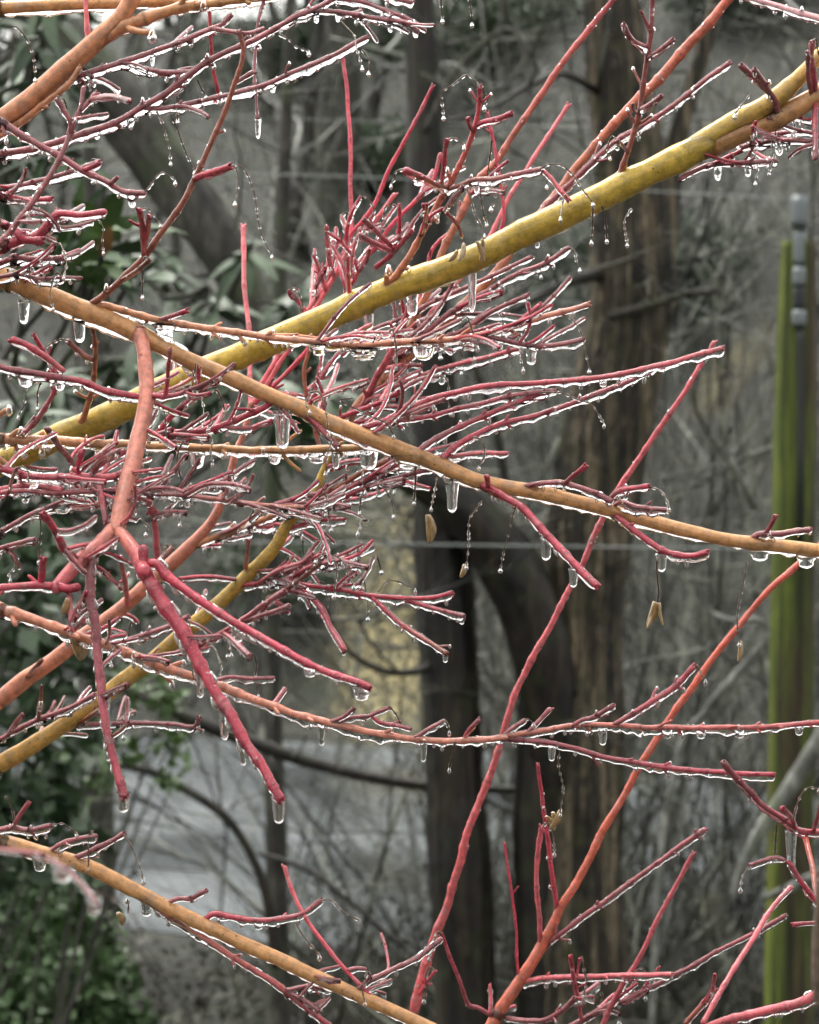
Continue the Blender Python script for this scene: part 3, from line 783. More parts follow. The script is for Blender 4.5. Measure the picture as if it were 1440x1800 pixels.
# id parent(-, x = from the trunk, or an id) depth0 depth1 width0 width1 colour0 colour1 ice | x,y[,width] ...
STROKES = """
A x 1.80 1.66 40 44 Y Y 2 | -30,826 33,800 110,763 187,733 300,676 417,626 480,598 580,553 687,507 813,462 930,405 1060,343 1160,293 1243,252
A1 A * 1.62 42 20 Y T 2 | 1200,272,40 1243,246,40 1293,213,36 1343,187,34 1393,147,28 1420,120,22 1450,88,20 1550,10,14 1640,-60,8
A2 A * 1.64 36 28 T T 2 | 1232,262,36 1256,252,35 1310,230,33 1360,211,32 1440,165,29 1480,138,27 1600,50,18 1740,-30,9
B x 1.58 1.56 34 21 T T 3 | -30,474 17,490 67,512 133,540 187,560 243,585,28 283,607,24 333,633,24 400,663,24 480,698,24 530,718,24 580,742,24 647,768 713,794 780,820 830,842 890,856 960,868 1010,880 1060,893 1100,904 1160,920 1227,937 1293,950 1360,958 1440,968,20 1490,976,19 1600,1004,13 1700,1040,7
C B * 1.40 26 30 S S 1 | 243,583,26 252,612,23 258,667,25 255,717,26 248,750,26 240,783,28 233,817,30 223,850,30 213,893,30 206,930,28
C1 C * 1.36 26 20 S P 2 | 206,926 178,955 150,977 117,1013 100,1032
C1a C1 * 1.34 15 12 R P 2 | 98,1030 84,1030 67,1028 40,1030 0,1034 -30,1036
C1b C1 * 1.34 15 13 R R 1 | 72,1028 74,1005 76,985
C1c C1 * 1.35 17 15 R R 1 | 100,1028 118,1034 135,1032
C2 C * 1.32 22 26 S R 1 | 208,932 224,952 240,977 253,1004
C2a C2 * 1.33 15 17 R R 1 | 252,1000 252,985 252,966
C3 C2 * 1.24 21 15 R R 3 | 252,1000 262,1020 287,1060 320,1107 347,1157 373,1207 407,1257 433,1307 463,1350 492,1402
C4 C2 * 1.26 16 12 R R 3 | 262,990 276,992 293,1010 333,1043 383,1077 433,1107 480,1133 530,1160 580,1183 630,1200 647,1208
C5 C1 * 1.32 16 13 M R 3 | 168,965 160,990 158,1050 167,1100 173,1167 180,1233 193,1300 205,1347 218,1397
C6 C4 * 1.34 13 11 M B 1 | 275,992 288,978 300,965
D x 1.72 1.66 17 12 S T 3 | -30,769 0,770 100,775 200,780 300,785 400,788 480,792 547,790 613,787 650,784
E B * 1.56 14 10 O S 3 | 160,540 187,537 233,550 283,563 367,577 433,587 480,594 547,600 613,606 640,608 697,603 763,599 813,595 853,588 897,577 947,560 993,547 1032,536
E2 E * 1.60 8 8 O S 0 | 470,588 547,592 610,599 640,604
E3 E * 1.54 9 9 M M 3 | 853,590 880,597 913,604 960,608 993,604 1024,597
E4 E * 1.56 9 10 R R 1 | 905,573 930,552 948,538
E5 E * 1.56 9 9 M R 1 | 280,563 300,556 326,547
E6 E * 1.58 9 8 R R 1 | 632,604 655,594 690,582
F B * 1.50 13 9 B B 1 | 150,542 187,513 217,490 257,448 283,410 317,363 343,313 367,263 390,207 410,150 423,113 427,83 421,56
F1 F * 1.48 12 12 R R 2 | 343,313 360,306 382,300 402,293
F2 F * 1.52 9 9 M M 1 | 411,145 425,138 444,127
F3 F * 1.55 8 7 M M 1 | 422,57 400,54 378,50
F4 F * 1.55 8 7 M M 1 | 423,58 442,56 462,50
F5 F * 1.5 8 7 B B 1 | 212,493 235,478 262,457
G x 1.62 1.60 36 14 O O 1 | -30,238 0,213 50,177 100,133 150,90,33 183,60,31 210,33,29 230,0,28 242,-30 290,-140 330,-240
G1 G * 1.58 20 14 O T 2 | 165,78 200,56 233,40 283,22 320,12 380,4 460,-10
G2 G * 1.60 14 10 O O 2 | -20,250 10,232 60,197 110,158 140,120
G3 G * 1.62 13 10 P P 0 | 153,86 154,62 152,20 150,-20
H x 1.70 1.62 20 14 Y O 3 | -30,17 0,15 100,9 200,5 300,2 440,-3 600,-20
I1 G * 1.60 12 8 M M 3 | 107,143 150,130 213,110 267,93 320,73 367,53 390,43 404,29
I2 I1 * 1.62 9 8 M M 3 | 213,110 253,120 293,127 328,127
K x 1.66 1.56 13 9 M M 3 | -30,278 0,270 50,263 100,250 150,233 207,213 253,187 287,167 333,133 367,107 417,83 480,53 530,27 580,0 620,-20
L K * 1.56 9 9 M M 3 | 255,190 290,190 333,183 383,170 433,157 480,143 530,123 597,93 644,66
M1 x 1.52 1.52 13 10 M M 3 | -30,192 0,213 50,243 100,273 140,297 183,317 217,337 252,340
M2 M1 * 1.5 9 9 R R 1 | 145,299 160,294 174,286
M3 M1 * 1.5 7 6 M M 2 | 195,323 204,314 206,312
N x 1.45 1.50 12 9 B M 1 | -40,480 -10,437 25,398 83,317 113,257 133,210 143,185 147,155
N1 N * 1.5 9 9 M M 2 | 140,196 152,183 168,166
N2 N * 1.48 7 9 M M 3 | 120,238 124,215 110,190 102,177
O1 x 1.58 1.55 9 8 M M 3 | -30,338 0,333 67,317 133,300 174,285
P1 x 1.50 1.48 20 11 P R 3 | -30,452 0,434 30,424 67,412 93,385 105,376 140,378 182,373
P2 x 1.50 1.48 12 13 R R 3 | -20,380 0,390 24,404 43,420 70,422
P3 x 1.55 1.52 10 9 M R 3 | -20,330 0,342 30,350 60,352 88,350
P4 x 1.52 1.5 12 9 P M 3 | -20,470 20,455 60,455 108,454
P5 x 1.53 1.5 8 6 M M 3 | -20,492 30,482 70,489 110,488
P6 P1 * 1.5 12 10 R R 1 | 70,412 88,398 100,372
R1 F * 1.46 10 11 R R 2 | 253,445 252,415 250,390 245,370
R2 F * 1.46 9 8 R R 2 | 254,430 260,400 262,380
S0 H * 1.72 9 8 P R 0 | 366,0 368,20 370,83 377,127 384,165
S4 H * 1.60 6 5 M M 1 | 464,-5 463,5 451,60 448,150 453,207
S1 K * 1.55 8 9 M M 3 | 505,38 537,20 590,20 647,30 697,37 720,43 733,54
S2 K * 1.56 8 8 M M 3 | 588,-3 615,1 643,7 680,20 710,30 733,43
S3 K * 1.58 8 8 M M 3 | 618,-18 660,-14 690,-2 722,4
S5 S3 * 1.58 7 6 M M 2 | 650,-16 700,-22 780,-14 850,-12
T0 X * 2.10 10 11 P P 0 | 440,712 440,640 437,573 432,520 428,450 428,400
T1 X * 2.05 12 9 P R 0 | 440,716 462,670 500,606 540,548 557,523 590,483 607,440 617,400 617,333 615,267 612,173 603,104
T2 T1 * 2.0 10 8 R R 0 | 611,425 620,407 637,387 660,353 687,293 720,233 760,153
T3 X * 2.02 11 10 P P 0 | 442,712 475,665 520,595 560,535 585,490 613,443 657,393 693,343
T4 X * 1.98 11 9 R R 0 | 444,712 500,660 560,590 610,510 647,450 667,427 693,390 730,353 760,317 774,272
T5 A * 1.60 20 8 O R 1 | 652,531,26 664,518,20 697,483,14 722,447,13 747,400,12 780,343,12 807,290,11 827,247,10 837,217,9 843,187,8 843,155,9
T5a T5 * 1.58 9 9 R R 2 | 837,221 855,214 873,210 898,200
T5b T5 * 1.58 8 8 R R 1 | 833,230 826,222 823,209
T6 T5 * 1.56 9 11 B R 3 | 787,331 765,323 747,313 714,300
T6a T6 * 1.56 9 9 R R 1 | 776,324 778,300 781,270 786,247
T6b T5 * 1.56 9 9 B M 3 | 785,334 810,326 835,316 870,316 897,310 950,298
T7 U1 * 1.95 16 10 O R 1 | 650,700 690,640 735,550 752,510 777,443 813,373 840,318 877,277 913,220 960,155 993,103 1037,50 1090,-15 1150,-90
T8 T7 * 2.05 11 10 P P 0 | 700,620 780,520 825,470 863,410 880,377 913,320 957,251 980,213 997,187
T9 T7 * 1.95 8 7 R R 0 | 870,430 884,390 883,350 873,283 862,220 858,200
T10 T4 * 1.85 9 9 R M 1 | 660,470 690,440 667,413 641,387
T11 T10 * 1.82 8 9 R M 2 | 692,442 680,437 655,426 633,413
T12 T10 * 1.82 9 9 R R 1 | 692,444 706,428 724,406
T13 T5 * 1.6 6 6 M R 1 | 812,415 803,393 783,370
T14 U1 * 2.0 8 8 R R 0 | 700,640 745,500 760,440 800,400
U1 Y * 1.92 16 14 O K 1 | 572,825,14 600,760,16 640,700,17 700,645,16 767,583,16 815,535,16 850,500,16 885,460,15 930,400,15 960,363,15 993,320,15 1027,280,16 1070,230,16 1110,187,17 1153,143,17 1200,90,17 1243,43,17 1290,-12,16 1380,-120,11 1460,-220,6
U2 U1 * 1.82 10 9 M M 3 | 940,388 980,345 1027,300 1077,253 1127,223 1177,190 1237,143 1281,112
U3 A * 1.60 15 9 B M 1 | 1082,325,18 1090,305,14 1103,267,11 1123,200,11 1133,133,10 1140,83,10 1145,33,9 1147,-20,9
U3a U3 * 1.58 8 8 M M 2 | 1126,192 1142,184 1162,169
U3b U3 * 1.58 8 9 M M 2 | 1139,102 1158,90 1182,71
U3c U3 * 1.58 8 9 M M 2 | 1137,83 1118,74 1107,64 1096,45
U3d U3 * 1.58 7 7 M M 1 | 1104,266 1095,256 1086,248
U3e U3 * 1.60 7 6 M M 1 | 1142,52 1132,28 1128,20
U3f U3 * 1.60 6 6 M M 1 | 1122,200 1114,192 1113,183
U4 U1 * 1.56 10 9 M M 3 | 1290,-13 1327,-2 1377,13 1427,27 1470,40 1560,60
U5 A1 * 1.56 11 10 M M 3 | 1366,198 1362,175 1348,155 1333,140 1318,128 1304,116
U5a U5 * 1.56 8 9 M M 2 | 1355,165 1342,144 1327,123
U6 A2 * 1.60 10 9 R M 2 | 1433,172 1431,140 1426,100 1428,76
U6b A2 * 1.60 10 8 R M 2 | 1434,172 1434,210 1433,277
U6c A2 * 1.58 8 8 M M 2 | 1428,168 1422,130 1420,92
U7 A2 * 1.70 9 9 M M 3 | 1440,235 1427,248 1390,246 1350,250 1308,258
U7b U7 * 1.70 8 8 M M 3 | 1440,238 1410,230 1378,233 1342,240
U7c A * 1.72 9 9 M M 3 | 1195,315 1215,303 1250,290 1293,287 1330,284 1362,282
U7d U7c * 1.7 8 8 R R 1 | 1240,294 1262,284 1302,266
U8 T6b * 1.55 8 8 P P 2 | 955,300 975,320 998,350
V1 U1 * 1.90 10 8 M M 3 | 660,665 700,625 760,573 807,540 847,517 907,483 960,463 998,437
V2 U1 * 1.92 8 7 M M 2 | 600,625 647,586 700,562 780,522 823,503 880,478 932,453
V3 V1 * 1.86 8 8 M M 2 | 745,600 807,583 863,550 928,519
V4 U1 * 1.84 9 8 M P 3 | 645,705 687,683 740,662 797,643 863,627 915,612
V5 B * 1.62 11 9 R P 3 | 640,752 680,738 710,722 763,700 813,687 880,677 960,672 1027,667 1093,657 1160,642 1210,628 1268,613
V6 B * 1.60 9 8 R M 3 | 630,755 667,743 747,733 813,717 873,703 920,692 975,687
V7 B * 1.60 10 8 M R 3 | 735,795 747,783 793,757 847,733 897,713 960,690
V8 B * 1.64 10 8 R M 3 | 770,812 800,785 833,767 880,747 960,723 1027,700 1093,677 1140,653 1162,643
V9 B * 1.60 8 8 M P 3 | 755,806 800,800 850,797 890,797
V10 U1 * 1.84 14 11 P P 1 | 618,722 640,710 663,663 693,610 713,557 725,520
V11 U1 * 1.80 9 9 R R 1 | 560,760 600,735 650,715 700,690
W1 W2 * 1.45 10 12 P R 3 | 112,652 90,635 67,620 45,606 24,598
W2 C * 1.46 12 12 R M 3 | 248,698 215,694 183,687 150,672 133,667 100,663 50,654 0,645 -30,640
W2b C * 1.50 12 8 R M 2 | 258,694 285,697 310,694 335,685
W3 A * 1.62 15 10 O B 1 | 134,752,18 145,735,13 153,710,11 163,667,11 167,610,10 163,577,9
W3a W3 * 1.58 8 8 M M 3 | 162,632 148,625 130,610 120,600
W4 D * 1.64 9 8 M R 2 | 35,770 60,742 80,715 97,680 88,640 60,590
W5 D * 1.55 12 11 R M 1 | 130,822 118,800 107,788 93,768 84,755
W6 C * 1.46 13 12 P R 3 | 226,828 200,836 183,838 117,838 50,836 25,830 8,825
W6b W6 * 1.5 9 10 M R 2 | 160,826 185,812 216,795
W7 W6 * 1.44 11 13 R R 1 | 138,838 139,815 143,795
W8 C * 1.48 10 8 M P 3 | 222,856 180,864 110,866 50,864 -20,868
W8b W8 * 1.5 12 10 P R 3 | 110,862 60,853 20,858 -30,868
W8c W6 * 1.42 12 11 R M 1 | 168,842 176,862 180,890 186,915
W9 B * 1.60 12 12 R R 2 | 478,702 467,715 427,733 383,750 333,760 270,763 262,765
W10 W9 * 1.58 10 9 R R 2 | 277,760 298,737 322,712
W11 C * 1.50 8 8 M S 3 | 228,866 260,867 300,870 367,877 433,884 480,888 540,892
W12 C * 1.52 8 7 M M 3 | 225,862 267,862 320,862 400,856 420,851
W13 W11 * 1.55 8 8 M M 3 | 480,888 510,880 540,872 556,870
W14 B * 1.56 10 10 R M 3 | 520,715 545,735 570,760 590,782
W15 B * 1.57 9 8 M R 1 | 530,716 545,708 555,690
X x 2.05 1.98 28 12 O S 1 | -30,1250,28 0,1230,28 43,1195,27 87,1165,26 140,1122,25 187,1090,24 240,1045,24 300,992,23 330,962,22 360,930,19 385,893,16 405,840,15 415,800,14 430,760,13 442,710,11
X1 X * 1.92 13 10 O B 2 | 345,958 378,943 417,930 480,907 540,880 580,862 647,827 682,810
Y x 2.05 1.96 30 12 O Y 1 | -30,1362,30 0,1343,30 67,1303,28 133,1260,28 187,1220,28 240,1180,28 267,1163,27 333,1103,25 367,1077,25 400,1047,24 433,1013,23 480,965,22 507,920,20 530,895,17 557,862,16 570,827,15 583,800,13
YB Y * 1.95 11 9 B B 0 | 573,820 556,760 540,700 536,650 545,610
Z x 1.62 1.50 18 10 O S 3 | -30,1058 0,1070 50,1087 107,1107 150,1123 200,1137 250,1157 300,1177 350,1193 400,1211 480,1242 530,1258 580,1272 647,1285 713,1297 797,1302 860,1300 890,1296
Z1 Z * 1.48 10 9 S R 3 | 870,1298 915,1291 960,1283 1010,1275 1080,1275 1160,1279 1260,1279 1360,1278 1440,1270 1480,1266 1600,1246
Z2 Z * 1.50 9 9 M R 3 | 880,1298 920,1299 960,1305 1010,1317 1060,1330 1127,1343 1193,1352 1260,1359 1358,1362
Z3 Z * 1.52 7 7 M M 2 | 580,1270 605,1260 621,1246
Z4 Z * 1.52 8 6 M M 3 | 590,1272 620,1262 647,1260 665,1252 682,1245
Z5 Z4 * 1.52 7 7 R M 2 | 655,1259 670,1270 720,1281
Z6 Z * 1.52 7 6 M M 3 | 730,1298 752,1283 780,1268
Z7 Z * 1.5 8 8 R M 1 | 815,1299 825,1282 841,1266
Z8 Z1 * 1.5 7 6 M M 3 | 885,1295 900,1280 922,1267
Z9 Z1 * 1.46 8 9 M M 2 | 1008,1276 1025,1265 1043,1260 1078,1241
Z10 Z1 * 1.44 9 11 M P 3 | 1080,1274 1110,1257 1143,1236 1187,1206 1219,1173
Z11 Z1 * 1.5 8 9 M M 1 | 925,1290 945,1272 966,1248
Z12 Z * 1.58 8 8 R M 2 | 478,1241 490,1227 500,1212
Z13 Z * 1.62 7 6 M M 2 | 370,1200 400,1192 440,1194 480,1192
AA x 1.50 1.46 24 20 T T 2 | -30,1466 0,1477 67,1498 150,1521 233,1563 300,1597 367,1630 480,1682 547,1713 613,1743 680,1772 730,1795 790,1822
AA1 AA * 1.48 10 10 S R 3 | 262,1580 287,1602 350,1643 417,1687 480,1727 513,1753 553,1783 580,1805
AA2 AA * 1.48 10 8 R M 3 | 355,1622 375,1607 400,1611 440,1616 480,1617 530,1607 564,1583
AA3 AA * 1.46 9 8 M M 3 | -20,1462 20,1455 55,1460 88,1452
AA4 AA3 * 1.45 8 8 M P 1 | 22,1456 32,1438 50,1412
AA5 AA * 1.46 9 7 M M 3 | 85,1500 110,1482 140,1473 168,1470
AA6 AA * 1.45 11 8 M M 3 | 130,1510 160,1497 190,1482 217,1466
AA7 AA * 1.47 9 8 M M 2 | 290,1592 310,1580 335,1578 361,1566
AA8 AA1 * 1.50 8 8 M M 3 | 500,1742 540,1735 580,1740
AA9 AA * 1.50 10 9 M M 3 | 625,1745 645,1728 680,1710 727,1687 774,1652
AA10 AA9 * 1.52 7 7 M M 0 | 675,1713 683,1700 678,1665 670,1643
BB x 2.15 2.05 17 9 K P 1 | 715,1830,17 727,1780,17 740,1723,17 763,1650,16 790,1583,15 817,1483,15 840,1417,14 867,1350,13 893,1263,12 917,1193,12 960,1115,11 993,1050,11 1027,983,11 1057,920,11 1092,853,11 1127,800,10 1167,743,10 1203,690,9 1227,650,9 1255,603,8
CC x 2.05 2.0 22 12 O K 1 | 850,1830,22 873,1787,21 913,1727,20 960,1652,19 983,1600,16 1020,1543,15 1060,1460,15 1093,1403,14 1133,1333,14 1173,1273,13 1210,1217,13 1260,1150,13 1310,1087,12 1360,1030,12 1410,986,12 1470,930,11 1560,840,7
CC1 CC * 2.0 9 7 R R 1 | 980,1603 967,1500 955,1430 946,1345
CC2 CC * 1.98 9 9 P P 1 | 950,1660 945,1550 947,1500 952,1455
CC3 CC * 2.02 7 5 R R 0 | 913,1725 907,1640 900,1583 887,1483
CC4 CC * 1.92 9 8 M M 2 | 960,1662 1027,1610 1093,1563 1160,1513 1238,1459
CC5 CC6 * 1.92 10 9 P P 1 | 1055,1810 1093,1733 1127,1677 1167,1597 1218,1502
CC6 CC * 1.90 9 8 P P 3 | 920,1726 960,1720 1060,1715 1120,1713 1180,1713
CC7 CC * 1.88 10 7 M M 2 | 990,1812 1020,1795 1093,1757 1177,1720 1243,1683 1330,1638 1380,1610
CC8 CC9 * 1.88 11 10 P P 1 | 1235,1800 1277,1723 1320,1657 1353,1603 1389,1561
RR x 1.66 1.66 24 10 O P 1 | 900,1930 1200,1900 1420,1850 1540,1720 1560,1460 1570,1150 1600,800
CC9 RR * 1.80 17 13 P P 3 | 1543,1712 1490,1725 1440,1747 1393,1767 1330,1782 1270,1797 1180,1830 1120,1870
CC10 CC7 * 1.92 8 8 P R 1 | 1023,1797 1010,1717 1003,1682
CC11 CC7 * 1.92 6 6 R R 0 | 1012,1725 1017,1700 1019,1686
CC12 CC9 * 1.75 9 9 B M 2 | 1205,1800 1230,1770 1256,1741
CC13 CC7 * 1.9 8 8 M M 2 | 890,1790 950,1795 990,1775 1010,1755
CC14 CC * 1.95 8 7 M R 1 | 870,1790 840,1770 823,1763 800,1703 777,1643
DD RR * 1.45 13 10 R M 2 | 1560,1460 1490,1462 1440,1463 1403,1460 1377,1440 1343,1417 1310,1383 1290,1362 1273,1341
DD1 DD * 1.45 9 11 R R 1 | 1398,1452 1390,1435 1376,1422
DD2 DD * 1.48 12 9 K B 1 | 1415,1470 1422,1500 1430,1530 1435,1580
DD3 DD2 * 1.46 9 8 R R 3 | 1440,1590 1427,1575 1405,1545 1388,1518
DD4 DD * 1.46 9 9 R R 1 | 1430,1462 1436,1440 1445,1410
DD5 DD2 * 1.5 7 9 M R 1 | 1450,1620 1425,1622 1397,1625
DD6 DD3 * 1.44 6 6 M M 3 | 1378,1512 1360,1508 1320,1520
EE B * 1.46 13 12 R R 3 | 838,846 863,860 897,880 923,897 960,937 993,973 1020,1003 1048,1028
EE2 B * 1.50 11 11 R R 3 | 1075,895 1087,910 1120,937 1147,957 1177,973 1213,979 1241,972
EE3 B * 1.54 9 10 M M 3 | 895,862 930,855 960,850 993,850 1043,865 1072,880
EE4 EE3 * 1.52 8 10 M R 1 | 993,850 1008,836 1028,820
EE5 B * 1.52 9 9 M R 3 | 1065,892 1080,870 1100,862 1138,855
EE6 B * 1.52 8 8 M M 3 | 1075,895 1093,882 1120,890 1173,896
EE7 B * 1.54 12 9 M M 3 | 1320,950 1337,938 1377,938 1424,931
EE8 EE7 * 1.52 8 10 M R 1 | 1345,937 1353,926 1363,908
EE9 B * 1.53 10 10 R R 1 | 858,858 858,848 856,838
FF1 Y * 1.88 9 9 M R 3 | 535,890 547,882 613,857 680,827 715,812
FF2 Y * 1.86 9 8 R M 3 | 530,900 563,890 630,863 713,837 760,825
FF3 Y * 1.80 9 8 R R 3 | 415,1030 480,1023 547,1030 613,1040 653,1048 713,1053 760,1050 794,1043
FF4 FF3 * 1.78 8 7 R M 3 | 715,1055 767,1070 814,1083
FF5 FF3 * 1.78 8 8 R B 3 | 655,1050 697,1090 740,1120 784,1148
FF6 FF3 * 1.82 9 9 R R 3 | 525,1032 563,1067 580,1100 604,1140
FF7 FF3 * 1.80 8 6 M B 1 | 470,1052 513,1030 563,990
FF8 Y * 1.80 9 9 R M 3 | 340,1140 393,1110 440,1082 480,1052 500,1040
FF9 FF8 * 1.78 8 8 M M 3 | 425,1092 470,1080 508,1065
FF10 FF8 * 1.80 8 8 R M 3 | 393,1112 415,1128 438,1152
FF11 Y * 1.9 7 6 M R 2 | 420,1020 370,1015 317,1017
FF12 Y * 1.92 9 8 M M 3 | 190,1140 213,1130 260,1115 300,1100 330,1085
FF13 x 2.0 1.9 9 8 M M 3 | -20,1305 0,1297 67,1267 115,1248 165,1222
FF14 Y * 1.92 8 7 M M 3 | 135,1275 233,1270 300,1273 340,1278 350,1262
FF15 W11 * 1.50 9 10 P P 2 | 262,868 266,900 274,940 278,985
FF16 X * 1.85 9 9 P P 2 | 225,1065 222,1045 218,1015 212,980
FF17 C1 * 1.34 8 9 M P 2 | 115,1018 122,1060 126,1105
FF18 C1 * 1.30 11 13 R R 2 | 140,985 125,975 113,966 104,945 90,922 77,905
FF19 x 1.6 1.55 9 8 M M 3 | -30,955 0,937 30,918 57,902 90,890 120,885
FF20 x 1.7 1.6 8 7 M M 3 | -30,978 0,965 30,955 60,948
FF21 FF3 * 1.82 8 7 R M 3 | 500,1026 530,1005 560,992 600,985
FF22 FF3 * 1.82 8 7 R M 3 | 450,1028 490,1005 530,990 550,975
FF23 Y * 1.84 8 7 R M 2 | 432,1000 434,975 437,950
FF24 BB * 2.1 7 6 R R 0 | 733,1755 745,1735 765,1708
FF25 AA * 1.5 9 10 R P 0 | 650,1750 620,1717 590,1683 547,1630 517,1577 501,1526
NB x 0.98 0.92 20 16 G G 0 | 1458,1840 1440,1760 1434,1700 1438,1620 1446,1540 1462,1470
NI x 0.90 0.86 6 5 B M 3 | -20,1490 40,1497 90,1512 130,1540 155,1568 170,1590
"""
tbase = np.array([-0.75, 1.95, 0.0])
maple = tag(empty("maple_tree", tbase), "coral-bark maple with ice-coated red, orange and yellow branches filling the foreground", "tree")

SAMP = {}          # id -> (px, py, d, half width) samples
PXM = lambda d: TANH * d / 720.0

def cap_profile(n_end, r):
    return r * np.sqrt(np.clip(1 - np.linspace(0, 1, n_end) ** 2, 0.02, 1))

def dome(c, r, col, nring=4):
    """rounded twig end: extend the centre line by a radius and close it smoothly"""
    t = c[-1] - c[-2]; t /= np.linalg.norm(t)
    s = np.linspace(0, 1, nring + 1)[1:]
    c2 = np.vstack([c, c[-1] + np.outer(s * r[-1] * 1.05, t)])
    r2 = np.concatenate([r, r[-1] * np.sqrt(np.clip(1 - s ** 2, 0.03, 1))])
    col2 = np.vstack([col, np.repeat(col[-1:], nring, 0)])
    return c2, r2, col2

DROPS = {}         # id -> [(px, py, len px, width px)] large traced icicles
for line in """
B 42 528 40 22; B 140 556 45 25; B 497 722 66 32; B 795 842 58 25; B 720 800 26 50; B 1160 930 0 0; B 1335 955 30 36; B 1418 968 30 34
A 830 470 78 17; A 725 512 42 24; A 648 530 50 22; A 945 412 24 12
E 290 570 32 34; E 745 602 30 40; E 640 612 22 46; E 826 598 20 30; E 560 605 20 24
E3 934 604 34 22; V4 777 650 26 15; D 347 788 34 28; D 648 786 38 34; D 483 794 22 24; D 556 793 22 30; D 590 790 34 16
Z 565 1268 42 15; Z 745 1300 38 14; Z1 1060 1277 32 18; Z1 1173 1280 18 18; Z1 1233 1280 18 18; Z1 1300 1279 18 18; Z1 1405 1274 18 16; Z2 970 1307 30 16
DD 1391 1460 66 22; EE2 1163 968 36 22; EE 960 940 44 22; EE 1008 998 34 18; C3 490 1400 46 26; C4 636 1205 26 30; C5 217 1393 34 24; C3 395 1240 60 20; C3 428 1305 40 16; C3 352 1180 46 18; C5 188 1215 48 14; C5 190 1290 46 14
C4 420 1102 26 18; C4 545 1170 20 22; L 480 148 14 12; S1 556 22 18 12; S1 594 22 16 12; S1 638 30 14 12; S1 686 38 18 12; S1 731 52 14 12
U7 1370 248 24 18; U7c 1262 290 26 16; U7c 1315 286 24 14; U2 1085 250 14 10; K 230 206 16 14; K 170 230 14 12; I1 268 96 20 9; M1 232 340 24 18; E3 880 598 16 12
T6 735 312 14 20; T6b 838 318 22 12; V5 1060 664 16 14; W2 45 656 24 30; W2 105 664 22 20; W6 60 838 20 20; W8 45 866 18 16; W11 330 874 18 14; AA 70 1505 26 24; AA 258 1580 30 22; AA2 455 1618 16 16
FF5 783 1148 16 12; FF4 812 1083 14 11; FF6 604 1140 12 9; EE5 1100 862 16 12; Z3 620 1248 10 8; NI 165 1572 30 26; NI 110 1524 26 34;  S4 454 205 36 12
""".replace("\n", ";").split(";"):
    w = line.split()
    if len(w) == 5 and float(w[3]) > 0:
        DROPS.setdefault(w[0], []).append(tuple(float(x) for x in w[1:]))

